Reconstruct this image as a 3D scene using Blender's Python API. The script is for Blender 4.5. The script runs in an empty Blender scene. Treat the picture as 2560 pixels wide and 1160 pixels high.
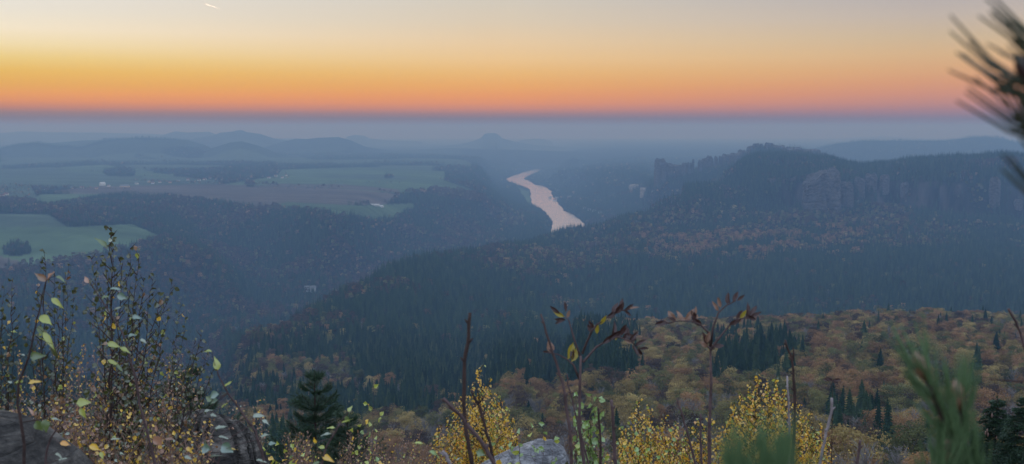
import bpy, math, random
import numpy as np
from mathutils import Vector, Matrix
random.seed(7)
RS = np.random.RandomState(11)
sc = bpy.context.scene
COL = sc.collection

# ------------------------------------------------------------------ camera geometry
F = 2745.0                       # focal length in units of 1/2560 picture width
EYE = 370.0                      # camera height above the river
HORIZ = 318.0
PITCH = math.atan((580.0-HORIZ)/F)
CT, ST = math.cos(PITCH), math.sin(PITCH)

def ray(px, py):
    a = (px-1280.0)/F; b = (580.0-py)/F
    y = CT+b*ST; z = -ST+b*CT
    return a/y, z/y

def at(px, py, Y):
    u, s = ray(px, py)
    return Vector((u*Y, Y, EYE+s*Y))

def topix(x, y, z):
    d = z-EYE
    f = y*CT-d*ST; up = y*ST+d*CT
    return 1280+F*x/f, 580-F*up/f

# ------------------------------------------------------------------ object helpers
def tag(o, label=None, cat=None, group=None, kind=None):
    if label: o['label'] = label
    if cat: o['category'] = cat
    if group: o['group'] = group
    if kind: o['kind'] = kind
    return o

def empty(name, loc, label=None, cat=None, group=None):
    o = bpy.data.objects.new(name, None); COL.objects.link(o)
    o.location = loc; o.empty_display_size = 0.1
    return tag(o, label, cat, group)

class MB:
    def __init__(s, origin=(0, 0, 0)):
        s.v = []; s.f = []; s.m = []; s.o = Vector(origin)
    def tube(s, pts, rad, n=5, m=0, cap=True):
        pts = [Vector(p)-s.o for p in pts]
        b = len(s.v); k = len(pts)
        ref = Vector((0.31, 0.93, 0.2)).normalized()
        for i, p in enumerate(pts):
            d = (pts[min(i+1, k-1)]-pts[max(i-1, 0)])
            if d.length < 1e-9: d = Vector((0, 0, 1))
            d.normalize()
            a = d.cross(ref)
            if a.length < 0.1: a = d.cross(Vector((1, 0, 0)))
            a.normalize(); c = d.cross(a)
            r = rad[i] if hasattr(rad, '__len__') else rad
            for j in range(n):
                t = 2*math.pi*j/n
                s.v.append(p+a*(r*math.cos(t))+c*(r*math.sin(t)))
        for i in range(k-1):
            for j in range(n):
                s.f.append((b+i*n+j, b+i*n+(j+1) % n, b+(i+1)*n+(j+1) % n, b+(i+1)*n+j)); s.m.append(m)
        if cap:
            s.f.append(tuple(b+j for j in range(n))[::-1]); s.m.append(m)
            s.f.append(tuple(b+(k-1)*n+j for j in range(n))); s.m.append(m)
    def leaf(s, p, d, nrm, L, W, m=0, seg=1, fold=0.25, curl=0.2):
        p = Vector(p)-s.o; d = Vector(d).normalized(); nrm = Vector(nrm)
        side = d.cross(nrm)
        if side.length < 1e-4: side = d.cross(Vector((0.3, 0.5, 0.8)))
        side.normalize(); nrm = side.cross(d)
        b = len(s.v)
        if seg == 1:
            mid = p+d*(L*0.42)
            s.v += [p, mid+side*(W/2)+nrm*(W*fold), p+d*L-nrm*(L*curl), mid-side*(W/2)+nrm*(W*fold)]
            s.f += [(b, b+1, b+2), (b, b+2, b+3)]; s.m += [m, m]
            return
        prof = [0.0, 0.78, 1.0, 0.86, 0.56, 0.22, 0.0] if seg == 6 else [0.0, 0.85, 1.0, 0.7, 0.0]
        n = len(prof)-1
        for i, w in enumerate(prof):
            t = i/n
            c = p+d*(L*t)-nrm*(L*curl*t*t)
            ww = W/2*w
            wob = nrm*(W*0.12*math.sin(i*2.1+p.x*90))
            s.v += [c+side*ww+nrm*(fold*ww*2)+wob, c, c-side*ww+nrm*(fold*ww*2)-wob]
        for i in range(n):
            q = b+i*3
            s.f += [(q, q+1, q+4, q+3), (q+1, q+2, q+5, q+4)]; s.m += [m, m]
    def build(s, name, mats, parent=None, smooth=True):
        me = bpy.data.meshes.new(name)
        me.from_pydata([tuple(v) for v in s.v], [], s.f)
        mats = mats if isinstance(mats, (list, tuple)) else [mats]
        for mm in mats: me.materials.append(mm)
        if len(mats) > 1:
            me.polygons.foreach_set('material_index', s.m)
        if smooth: me.polygons.foreach_set('use_smooth', [True]*len(me.polygons))
        me.update()
        o = bpy.data.objects.new(name, me); COL.objects.link(o)
        if parent is not None: o.parent = parent
        else: o.location = s.o
        return o

# ------------------------------------------------------------------ materials
def srgb(r, g, b):
    f = lambda c: (c/255/12.92) if c/255 <= 0.04045 else ((c/255+0.055)/1.055)**2.4
    return (f(r), f(g), f(b), 1.0)

def newmat(name):
    m = bpy.data.materials.new(name); m.use_nodes = True
    nt = m.node_tree; nt.nodes.clear()
    out = nt.nodes.new('ShaderNodeOutputMaterial')
    return m, nt, out

def ramp(nt, stops, interp='LINEAR'):
    r = nt.nodes.new('ShaderNodeValToRGB'); cr = r.color_ramp; cr.interpolation = interp
    while len(cr.elements) > 1: cr.elements.remove(cr.elements[-1])
    cr.elements[0].position = stops[0][0]; cr.elements[0].color = tuple(stops[0][1][:3])+(1,)
    for p, c in stops[1:]:
        e = cr.elements.new(p); e.color = tuple(c[:3])+(1,)
    return r

def foliage_mat(name, c0, c1, c2, transl=0.3, nscale=0.35, gloss=0.0, rand=True):
    """leaf material: colour varies from tree to tree and from clump to clump"""
    m, nt, out = newmat(name); N = nt.nodes; L = nt.links
    tc = N.new('ShaderNodeTexCoord'); nz = N.new('ShaderNodeTexNoise')
    nz.inputs['Scale'].default_value = nscale; nz.inputs['Detail'].default_value = 3
    L.new(tc.outputs['Object'], nz.inputs['Vector'])
    oi = N.new('ShaderNodeObjectInfo')
    mx = N.new('ShaderNodeMath'); mx.operation = 'MULTIPLY_ADD'
    L.new(nz.outputs['Fac'], mx.inputs[0]); mx.inputs[1].default_value = 1.3
    mr = N.new('ShaderNodeMath'); mr.operation = 'MULTIPLY_ADD'
    L.new(oi.outputs['Random'], mr.inputs[0]); mr.inputs[1].default_value = 0.7 if rand else 0.0; mr.inputs[2].default_value = -0.5 if rand else -0.15
    L.new(mr.outputs[0], mx.inputs[2])
    rp = ramp(nt, [(0.1, c0), (0.5, c1), (0.9, c2)])
    L.new(mx.outputs[0], rp.inputs['Fac'])
    df = N.new('ShaderNodeBsdfDiffuse'); L.new(rp.outputs[0], df.inputs['Color'])
    tr = N.new('ShaderNodeBsdfTranslucent'); L.new(rp.outputs[0], tr.inputs['Color'])
    ms = N.new('ShaderNodeMixShader'); ms.inputs[0].default_value = transl
    L.new(df.outputs[0], ms.inputs[1]); L.new(tr.outputs[0], ms.inputs[2])
    last = ms
    if gloss > 0:
        gl = N.new('ShaderNodeBsdfGlossy'); gl.inputs['Roughness'].default_value = 0.38
        gl.inputs['Color'].default_value = (0.9, 0.9, 0.9, 1)
        m2 = N.new('ShaderNodeMixShader'); m2.inputs[0].default_value = gloss
        L.new(ms.outputs[0], m2.inputs[1]); L.new(gl.outputs[0], m2.inputs[2]); last = m2
    L.new(last.outputs[0], out.inputs['Surface'])
    return m

def rough_mat(name, c0, c1, scale=6.0, rough=0.85, bump=0.3, stretch=(1, 1, 1), bscale=None, detail=6, bdist=0.02):
    m, nt, out = newmat(name); N = nt.nodes; L = nt.links
    tc = N.new('ShaderNodeTexCoord'); mp = N.new('ShaderNodeMapping'); mp.inputs['Scale'].default_value = stretch
    L.new(tc.outputs['Object'], mp.inputs['Vector'])
    nz = N.new('ShaderNodeTexNoise'); nz.inputs['Scale'].default_value = scale; nz.inputs['Detail'].default_value = detail
    nz.inputs['Roughness'].default_value = 0.65
    L.new(mp.outputs[0], nz.inputs['Vector'])
    rp = ramp(nt, [(0.32, c0), (0.68, c1)]); L.new(nz.outputs['Fac'], rp.inputs['Fac'])
    p = N.new('ShaderNodeBsdfPrincipled'); p.inputs['Roughness'].default_value = rough
    p.inputs['Specular IOR Level'].default_value = 0.25
    L.new(rp.outputs[0], p.inputs['Base Color'])
    if bump:
        n2 = N.new('ShaderNodeTexNoise'); n2.inputs['Scale'].default_value = bscale or scale*3; n2.inputs['Detail'].default_value = 5
        L.new(mp.outputs[0], n2.inputs['Vector'])
        b = N.new('ShaderNodeBump'); b.inputs['Strength'].default_value = bump; b.inputs['Distance'].default_value = bdist
        L.new(n2.outputs['Fac'], b.inputs['Height']); L.new(b.outputs[0], p.inputs['Normal'])
    L.new(p.outputs[0], out.inputs['Surface'])
    return m

M = {}
M['russet'] = foliage_mat('russet_leaves', (0.15, 0.090, 0.045), (0.27, 0.155, 0.078), (0.38, 0.230, 0.11))
M['ochre'] = foliage_mat('ochre_leaves', (0.15, 0.112, 0.045), (0.29, 0.215, 0.085), (0.42, 0.325, 0.13))
M['olive'] = foliage_mat('olive_leaves', (0.065, 0.072, 0.03), (0.13, 0.135, 0.055), (0.22, 0.20, 0.08))
M['dull'] = foliage_mat('dull_brown_leaves', (0.050, 0.036, 0.028), (0.085, 0.060, 0.045), (0.13, 0.090, 0.062))
M['spruce'] = foliage_mat('spruce_needles', (0.013, 0.029, 0.018), (0.026, 0.050, 0.028), (0.052, 0.076, 0.038), transl=0.12)
M['larch'] = foliage_mat('larch_needles', (0.035, 0.055, 0.028), (0.06, 0.082, 0.036), (0.10, 0.115, 0.05), transl=0.2)
M['trunk'] = rough_mat('tree_bark', (0.05, 0.042, 0.038), (0.11, 0.095, 0.085), 4, stretch=(1, 1, 0.2), bump=0)
M['paletrunk'] = rough_mat('pale_bark', (0.12, 0.11, 0.10), (0.24, 0.22, 0.21), 4, stretch=(1, 1, 0.2), bump=0)

# ------------------------------------------------------------------ noise
def vnoise(x, y, seed=0):
    xi = np.floor(x).astype(np.int64); yi = np.floor(y).astype(np.int64)
    fx = x-xi; fy = y-yi
    fx = fx*fx*(3-2*fx); fy = fy*fy*(3-2*fy)
    def h(a, b):
        n = (a*374761393+b*668265263+seed*974634777) & 0x7fffffff
        n = ((n ^ (n >> 13))*1274126177) & 0x7fffffff
        return ((n ^ (n >> 16)) & 0xffff)/65535.0
    return (h(xi, yi)*(1-fx)+h(xi+1, yi)*fx)*(1-fy)+(h(xi, yi+1)*(1-fx)+h(xi+1, yi+1)*fx)*fy

def fbm(x, y, seed=0, o=3):
    r = 0; a = 1; t = 0
    for i in range(o):
        r = r+a*vnoise(x*2**i, y*2**i, seed+i); t += a; a *= 0.5
    return r/t

# ------------------------------------------------------------------ terrain
# valley profiles seen from the lookout: for each bearing a row of knots (distance, height)
# a second number above 375 is where the tree tops of that knot stand against the view (picture row)
TH = 15.0
PROF = {
 0:    [(25,345),(100,300),(300,240),(900,830),(1200,60),(1500,35),(1800,760),(2100,690),(2250,655,0),(2500,590,0),(2800,538,0),(3500,145),(7000,152),(12000,120),(30000,62)],
 200:  [(25,345),(100,300),(300,230),(900,950),(1200,70),(1500,30),(1800,45),(2000,720),(2200,652),(2450,585,0),(2750,548,0),(3500,142),(7000,152),(12000,120),(30000,62)],
 400:  [(25,345),(100,300),(300,235),(850,1010),(1200,70),(1500,30),(1750,12),(2050,740),(2350,607),(2550,578),(2850,545),(3450,140),(7000,152),(12000,120),(30000,62)],
 500:  [(25,345),(100,305),(300,250),(750,1035),(1150,80),(1550,15),(1850,12),(2100,745),(2400,610),(2650,85),(3300,512),(3700,142),(7000,152),(12000,120),(30000,62)],
 650:  [(25,345),(100,315),(300,268),(550,1010),(780,935),(1020,862),(1200,812),(1560,10),(2150,12),(2650,660),(3230,520),(3700,142),(7000,150),(12000,120),(30000,62)],
 800:  [(25,345),(100,320),(250,285),(500,1050),(840,925),(1150,820),(1450,746),(1850,10),(2350,12),(2600,625),(2850,545),(3400,140),(7000,150),(12000,120),(30000,62)],
 1000: [(25,345),(100,320),(200,290),(420,1045),(750,940),(1300,780),(1800,654),(2250,10),(2950,12),(3400,560),(3850,488),(4400,140),(7000,148),(12000,115),(30000,62)],
 1190: [(25,345),(100,320),(200,290),(450,1020),(750,950),(1500,760),(2250,616),(2700,8),(3350,12),(3650,560),(4000,492),(5300,438),(7000,140),(12000,80),(30000,62)],
 1250: [(25,345),(100,320),(200,290),(480,240),(760,195),(1550,752),(2400,605),(2850,8),(3600,10),(3850,560),(4700,462),(5300,50),(7500,2),(12000,60),(30000,62)],
 1300: [(25,345),(100,320),(200,290),(520,238),(800,190),(1600,742),(2560,596),(3000,6),(3650,6),(4000,10),(4550,492),(5000,2),(8500,2),(12000,40),(30000,62)],
 1375: [(25,345),(100,322),(220,290),(600,215),(850,180),(1750,728),(2760,581),(3200,4),(3700,2),(3950,558),(4200,-4),(4600,-4),(9300,0),(12000,50),(30000,62)],
 1460: [(25,345),(100,324),(300,272),(950,790),(1180,112),(1900,718),(3000,566),(3400,8),(4000,0),(4300,3),(5000,25),(6500,92),(8800,60),(13000,110),(30000,62)],
 1600: [(25,345),(100,325),(300,1010),(950,797),(1180,120),(1900,700),(2950,532),(3300,60),(3900,5),(4400,20),(5000,60),(5600,430),(8500,100),(14000,130),(30000,62)],
 1640: [(25,345),(100,325),(300,1010),(950,797),(1180,122),(1900,697),(2850,545),(3230,475),(3650,40),(3950,30),(4380,-428),(4700,110),(8500,100),(14000,130),(30000,62)],
 1700: [(25,345),(100,325),(300,1000),(950,797),(1180,125),(1900,692),(2700,565),(3200,462),(3700,70),(4000,70),(4400,422),(4800,90),(8500,100),(14000,130),(30000,62)],
 1795: [(25,345),(100,326),(300,1000),(930,793),(1170,125),(1900,688),(2740,552),(3150,461),(3450,452),(3880,140),(4400,404),(4800,100),(8500,105),(14000,130),(30000,62)],
 1820: [(25,345),(100,326),(300,1000),(930,792),(1170,125),(1900,688),(2750,550),(3150,462),(3450,421),(3900,150),(4400,398),(4800,100),(8500,105),(14000,130),(30000,62)],
 1900: [(25,345),(100,326),(300,1000),(920,788),(1160,122),(1900,690),(2850,520),(2940,470),(3500,383),(3900,240),(4400,-367),(4800,110),(8500,110),(14000,130),(30000,62)],
 2050: [(25,345),(100,326),(300,1000),(900,782),(1150,118),(1900,690),(2920,508),(2980,447),(3480,388),(3900,235),(4400,381),(4900,110),(8500,115),(14000,130),(30000,62)],
 2150: [(25,345),(100,326),(300,1000),(890,774),(1150,115),(1850,695),(2920,508),(2985,444),(3350,411),(3800,210),(4400,180),(4900,110),(8500,115),(14000,130),(30000,62)],
 2300: [(25,345),(100,326),(300,1000),(880,767),(1150,110),(1800,700),(2860,520),(2925,446),(3300,390),(3800,235),(4400,180),(4900,110),(8500,115),(14000,130),(30000,62)],
 2560: [(25,345),(100,326),(300,1000),(880,778),(1150,108),(1800,702),(2800,540),(2870,460),(3250,384),(3800,240),(4400,180),(4900,110),(8500,115),(14000,130),(30000,62)],
}
PROF[-480] = PROF[0]; PROF[3100] = PROF[2560]
pcols = sorted(PROF)
KY = np.zeros((len(pcols), 15)); KZ = np.zeros((len(pcols), 15))
for i, c in enumerate(pcols):
    cc = min(max(c, 0), 2560)
    for k, e in enumerate(PROF[c]):
        Y, v = e[0], e[1]; th = e[2] if len(e) > 2 else TH
        KY[i, k] = math.log(Y)
        KZ[i, k] = v if 0 <= v <= 375 or -50 < v < 0 else EYE+ray(cc, abs(v))[1]*Y-th
assert (np.diff(KY, axis=1) > 0).all()

def pchip(x, y, xq):
    h = np.diff(x); d = np.diff(y)/h
    m = np.zeros(len(x)); m[0] = d[0]; m[-1] = d[-1]
    for i in range(1, len(x)-1):
        if d[i-1]*d[i] > 0:
            w1 = 2*h[i]+h[i-1]; w2 = h[i]+2*h[i-1]
            m[i] = (w1+w2)/(w1/d[i-1]+w2/d[i])
    j = np.clip(np.searchsorted(x, xq)-1, 0, len(x)-2)
    t = np.clip((xq-x[j])/h[j], 0, 1)
    return ((1+2*t)*(1-t)**2*y[j]+t*(1-t)**2*h[j]*m[j]+t*t*(3-2*t)*y[j+1]+t*t*(t-1)*h[j]*m[j+1])

NU, NR = 900, 1000
U = np.linspace(-0.64, 0.64, NU)
LY = np.linspace(math.log(25), math.log(30000), NR)
pu = np.array([ray(c, 500)[0] for c in pcols])
KYu = np.stack([pchip(pu, KY[:, k], U) for k in range(15)], 1)
KZu = np.stack([pchip(pu, KZ[:, k], U) for k in range(15)], 1)
H = np.zeros((NU, NR))
PXa = 1280+F*U*0.985
for i in range(NU):
    # gullies and ribs: the cliff line steps back and forth along the ridge
    x3 = U[i]*3000.0
    rib = 34*abs(float(fbm(np.array(x3/70.0), np.array(3.3), 51, 2))-.5)*2+50*(float(vnoise(np.array(x3/210.0), np.array(1.7), 53))-.5)
    wgt = np.clip((LY-math.log(2700))/.06, 0, 1)*np.clip((math.log(3600)-LY)/.06, 0, 1)*min(1, max(0, (PXa[i]-1780)/120))
    H[i] = pchip(KYu[i], KZu[i], LY-wgt*rib/3000.0)
GY = np.exp(LY)[None, :]*np.ones((NU, 1)); GX = U[:, None]*GY
PXc = 1280+F*U*0.985            # rough picture column of each bearing

# far hills and table mountains: crest line against the sky, distance, front and back slope
RIDGES = [
 (26500, .012, .02, [(-300,352),(0,349),(400,351),(900,352),(1380,352),(1500,349),(1700,349),(1900,350),(2100,346),(2190,340),(2290,345),(2400,350),(2900,352)]),
 (19000, .05, .05, [(-300,336),(0,333),(60,328),(150,330),(250,331),(380,334),(500,340),(640,345),(760,346)]),
 (17500, .08, .08, [(855,356),(872,341),(890,337),(915,339),(925,346),(960,350),(1060,354)]),
 (18500, .08, .08, [(1290,354),(1310,349),(1340,346),(1360,348),(1380,354)]),
 (15500, .08, .08, [(400,352),(415,337),(445,328),(475,331),(530,329),(550,337),(600,352)]),
 (15000, .055, .08, [(1080,367),(1150,360),(1185,352),(1203,344),(1211,335),(1218,332),(1240,332),(1249,338),(1255,345),(1285,353),(1340,362),(1450,370)]),
 (13000, .09, .08, [(420,372),(495,345),(540,338),(557,331),(585,329),(603,325),(612,325),(622,330),(655,334),(690,346),(730,352),(800,364),(900,372)]),
 (11000, .09, .08, [(640,375),(720,352),(745,346),(770,347),(800,344),(850,342),(880,350),(915,366),(1000,380)]),
 (10500, .10, .08, [(30,372),(130,358),(230,350),(300,351),(420,372)]),
 (11500, .05, .05, [(1000,376),(1130,370),(1300,374),(1450,380),(1560,385)]),
 (8700, .13, .10, [(-300,390),(-100,385),(0,373),(50,361),(100,356),(150,364),(210,367),(262,352),(300,347),(350,344),(400,345),(470,349),(515,361),(560,384),(660,402),(760,412)]),
 (8300, .14, .10, [(470,400),(540,369),(580,356),(610,353),(650,364),(700,384),(760,402),(840,414)]),
 (9300, .12, .10, [(2020,375),(2085,359),(2150,352),(2250,352),(2350,352),(2430,342),(2490,346),(2540,360),(2700,366),(3000,368)]),
 (9300, .12, .10, [(1340,424),(1395,410),(1415,400),(1430,394),(1445,398),(1500,410),(1600,415),(1700,420)]),
 (7600, .10, .10, [(1370,445),(1400,425),(1500,418),(1600,416),(1700,424)]),
]
for (Y0, sf, sb, prof) in RIDGES:
    pp = np.array(prof, float)
    pxs = 1280+(U*F*CT)      # columns at eye level
    py = np.interp(pxs, pp[:, 0], pp[:, 1], left=900, right=900)
    s = np.array([ray(a, b)[1] for a, b in zip(pxs, py)])
    zr = (EYE+s*Y0)[:, None]
    wob = 1+0.5*(fbm(GX/700, GY/700, 5)-0.5)
    R = zr-np.maximum(0, Y0-GY)*sf*wob-np.maximum(0, GY-Y0)*sb
    k = 6.0*Y0/10000                        # soft union
    dlt = np.clip((H-R)/k, -30, 30)
    H = np.where(R > H-10*k, H+k*np.log1p(np.exp(-dlt)), H)

# landscape roughness
pyg = topix(GX, GY, H)
PX, PY = pyg
amp = np.clip((GY-250)/1500, 0.15, 1)*np.clip(1.6-GY/9000, 0.3, 1)
H = H+amp*(16*(fbm(GX/420, GY/420, 1)-0.5)+7*(fbm(GX/130, GY/130, 2, 2)-0.5))*np.clip((H+3)/40, 0, 1)*np.where((GY > 2300) & (PX < 1150) & (H > 128), 0.25, 1)

# river
LB = [(1346,422),(1320,427),(1300,434),(1280,440),(1266,446),(1268,453),(1290,461),(1310,466),(1322,472),(1326,480),(1328,498),(1331,512),(1340,517),(1352,521),(1362,530),(1372,540),(1381,552),(1380,566),(1376,582),(1400,620)]
RB = [(1354,426),(1342,430),(1326,437),(1312,444),(1310,448),(1322,451),(1335,462),(1352,463),(1364,468),(1378,478),(1381,490),(1394,503),(1398,514),(1413,529),(1424,532),(1440,542),(1456,556),(1464,570),(1478,590),(1530,620)]
def onwater(px, py):
    u, s = ray(px, py); Y = -EYE/s
    return (u*Y, Y)
lb = [onwater(*p) for p in LB]; rb = [onwater(*p) for p in RB]
def densify(pts, n, seed, a):
    out = []
    for (x0, y0), (x1, y1) in zip(pts, pts[1:]):
        for i in range(n):
            t = i/n; x = x0+(x1-x0)*t; y = y0+(y1-y0)*t
            j = a*(vnoise(np.array(y/55.0), np.array(x/55.0), seed)-0.5)
            out.append((x+float(j), y))
    out.append(pts[-1]); return out
lb = densify(lb, 5, 3, 12); rb = densify(rb, 5, 4, 15)
poly = np.array(lb+rb[::-1])

def inside(P, x, y):
    r = np.zeros(np.shape(x), bool); n = len(P)
    for i in range(n):
        x0, y0 = P[i]; x1, y1 = P[(i+1) % n]
        c = (y0 > y) != (y1 > y)
        if y1 != y0:
            r ^= c & (x < (x1-x0)*(y-y0)/(y1-y0)+x0)
    return r
def polydist(P, x, y):
    d = np.full(np.shape(x), 1e9); n = len(P)
    for i in range(n):
        x0, y0 = P[i]; x1, y1 = P[(i+1) % n]
        dx, dy = x1-x0, y1-y0; l2 = dx*dx+dy*dy+1e-9
        t = np.clip(((x-x0)*dx+(y-y0)*dy)/l2, 0, 1)
        d = np.minimum(d, (x-x0-t*dx)**2+(y-y0-t*dy)**2)
    return np.sqrt(d)
msk = (GY > 3000) & (GY < 11500) & (PXc[:, None] > 1150) & (PXc[:, None] < 1700)
xx = GX[msk]; yy = GY[msk]
din = inside(poly, xx, yy); dd = polydist(poly, xx, yy)
RD = np.full(GY.shape, 1e6); RD[msk] = np.where(din, -dd, dd)
H = np.where(RD < 0, np.minimum(H, -3), np.where(RD < 1e5, np.minimum(np.maximum(H, np.where(RD < 400, 1.0, -9)), -2+RD*0.20+np.maximum(0, RD-150)*0.5), H))
PX, PY = topix(GX, GY, H)

def hgt(x, y):
    x = np.asarray(x, float); y = np.asarray(y, float)
    u = x/y
    a = np.clip((u-U[0])/(U[1]-U[0]), 0, NU-1.001); b = np.clip((np.log(y)-LY[0])/(LY[1]-LY[0]), 0, NR-1.001)
    i = a.astype(int); j = b.astype(int); fa = a-i; fb = b-j
    return (H[i, j]*(1-fa)+H[i+1, j]*fa)*(1-fb)+(H[i, j+1]*(1-fa)+H[i+1, j+1]*fa)*fb

def hit(px, py, ymin=1000.0, ymax=29000.0):
    u, s = ray(px, py)
    Y = np.exp(np.linspace(math.log(ymin), math.log(ymax), 3000))
    g = hgt(u*Y, Y); z = EYE+s*Y
    k = np.argmax(g >= z)
    y = float(Y[k])
    return Vector((u*y, y, float(g[k])))

# land use: 0 forest, 1 meadow green, 2 ploughed, 3 pale stubble, 4 dim farmland, 5 village
FIELDS = [
 (1, 2000, [(-40,534),(120,536),(168,568),(330,560),(395,588),(408,598),(330,616),(210,645),(120,660),(60,658),(0,642),(-40,640)]),
 (4, 2000, [(-40,534),(120,536),(168,566),(-40,570)]),
 (2, 2000, [(-40,640),(0,641),(62,656),(50,670),(-40,674)]),
 (4, 3000, [(-40,425),(120,418),(260,425),(430,440),(560,452),(540,464),(80,472),(100,505),(-40,505)]),
 (1, 3000, [(150,418),(260,412),(440,436),(420,446),(180,430)]),
 (2, 2700, [(85,482),(240,466),(560,460),(700,466),(900,474),(1000,486),(985,500),(960,512),(860,512),(700,514),(630,520),(520,503),(350,492),(250,486)]),
 (1, 3000, [(80,505),(100,486),(240,484),(300,488),(200,500),(120,515)]),
 (1, 2600, [(640,517),(720,505),(900,514),(1030,508),(1042,520),(980,546),(930,550),(850,538),(740,522)]),
 (1, 3500, [(560,461),(690,440),(705,424),(900,418),(1125,429),(1115,452),(1196,480),(1090,474),(1000,484),(860,472),(700,465)]),
 (2, 3500, [(650,459),(860,461),(1000,473),(1000,482),(860,471),(700,466)]),
 (4, 3500, [(720,440),(930,436),(1010,442),(1060,448),(1000,449),(860,446)]),
 (1, 4200, [(1296,468),(1322,478),(1328,500),(1332,514),(1322,512),(1300,482)]),
]
GROVES = [(2,[(255,430),(300,420),(340,428),(335,441),(270,440)]),(2,[(615,462),(635,462),(636,468),(615,468)]),
          (2,[(8,636),(20,612),(50,606),(75,618),(78,634),(40,640)]),(2,[(380,424),(420,426),(426,436),(385,432)]),
          (2,[(960,440),(985,441),(980,446),(962,446)]),(2,[(1115,424),(1190,432),(1196,452),(1140,462),(1110,450)])]
def landuse(px, py, x, y):
    c = np.zeros(np.shape(px), int)
    far = (y > 5200) & (px < 1180) & (y < 9000)
    c = np.where(far, np.where(fbm(x/600, y/600, 9) > 0.47, 4, 0), c)
    for k, ymin, P in FIELDS:
        c = np.where(inside(np.array(P, float), px, py) & (y > ymin), k, c)
    for _, P in GROVES:
        c = np.where(inside(np.array(P, float), px, py) & (y > 2000), 0, c)
    far2 = (y >= 9500)
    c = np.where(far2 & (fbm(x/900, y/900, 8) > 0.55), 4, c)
    return c
LU = landuse(PX, PY, GX, GY)
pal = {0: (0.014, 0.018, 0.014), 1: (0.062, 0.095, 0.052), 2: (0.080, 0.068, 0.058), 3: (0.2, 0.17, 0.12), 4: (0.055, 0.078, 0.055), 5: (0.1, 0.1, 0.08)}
cols = np.zeros((NU, NR, 4)); cols[..., 3] = 1
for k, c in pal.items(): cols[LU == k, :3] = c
cols[(LU == 0) & (GY < 700), :3] = (0.07, 0.05, 0.032)
SLP = np.zeros_like(H); SLP[:, 1:-1] = (H[:, 2:]-H[:, :-2])/(GY[:, 2:]-GY[:, :-2])
rockm = np.clip((SLP-0.42)/0.25, 0, 1)*(GY > 2650)*(GY < 3700)*(PX > 1780)*np.clip((fbm(GX/95, GY/400, 71, 2)-.40-.10*(PX > 2290))*7, 0, 1)
strk = (fbm(GX/16, H/60, 61, 3))[..., None]
cols[..., :3] = cols[..., :3]*(1-rockm[..., None])+rockm[..., None]*(np.array([0.046, 0.042, 0.043])*np.clip(strk*3.4-1.1, .12, 2.0))
nn = fbm(GX/90, GY/90, 21)
cols[..., :3] *= (0.75+0.5*nn)[..., None]
# plough lines and crop strips in the fields, lying square to the field edge
str_ = vnoise((GX*.35+GY*.94)/34.0, (GX*.94-GY*.35)/900.0, 41)
cols[..., :3] = np.where(((LU > 0) & (GY < 6500))[..., None], cols[..., :3]*(0.72+0.56*str_)[..., None], cols[..., :3])
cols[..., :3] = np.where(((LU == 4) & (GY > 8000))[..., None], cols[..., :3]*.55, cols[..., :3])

me = bpy.data.meshes.new('hills')
idx = np.arange(NU*NR).reshape(NU, NR)
vv = np.stack([GX, GY, H], -1).reshape(-1, 3)
q = np.stack([idx[:-1, :-1], idx[1:, :-1], idx[1:, 1:], idx[:-1, 1:]], -1).reshape(-1, 4)
me.vertices.add(len(vv)); me.vertices.foreach_set('co', vv.ravel())
me.loops.add(q.size); me.loops.foreach_set('vertex_index', q.ravel().astype(np.int32))
me.polygons.add(len(q)); me.polygons.foreach_set('loop_start', np.arange(0, q.size, 4, dtype=np.int32))
me.polygons.foreach_set('loop_total', np.full(len(q), 4, dtype=np.int32))
me.update(calc_edges=True)
me.polygons.foreach_set('use_smooth', np.ones(len(q), bool))
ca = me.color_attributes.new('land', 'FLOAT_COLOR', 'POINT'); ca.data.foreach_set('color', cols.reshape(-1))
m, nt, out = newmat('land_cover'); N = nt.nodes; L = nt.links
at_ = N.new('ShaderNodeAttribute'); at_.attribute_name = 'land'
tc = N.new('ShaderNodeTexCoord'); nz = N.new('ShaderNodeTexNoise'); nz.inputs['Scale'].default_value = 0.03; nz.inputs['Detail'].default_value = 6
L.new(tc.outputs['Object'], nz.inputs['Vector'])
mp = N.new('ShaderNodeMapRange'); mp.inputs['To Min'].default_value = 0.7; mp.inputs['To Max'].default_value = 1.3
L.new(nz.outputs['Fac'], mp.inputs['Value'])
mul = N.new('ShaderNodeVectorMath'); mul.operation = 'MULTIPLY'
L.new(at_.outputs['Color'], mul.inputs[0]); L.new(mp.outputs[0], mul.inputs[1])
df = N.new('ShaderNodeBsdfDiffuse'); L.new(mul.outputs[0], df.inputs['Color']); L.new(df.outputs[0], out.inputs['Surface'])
me.materials.append(m)
terrain = bpy.data.objects.new('hills', me); COL.objects.link(terrain)
tag(terrain, 'wooded hills, farmed plateau and far table mountains fading into blue dusk haze', kind='structure')

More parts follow.
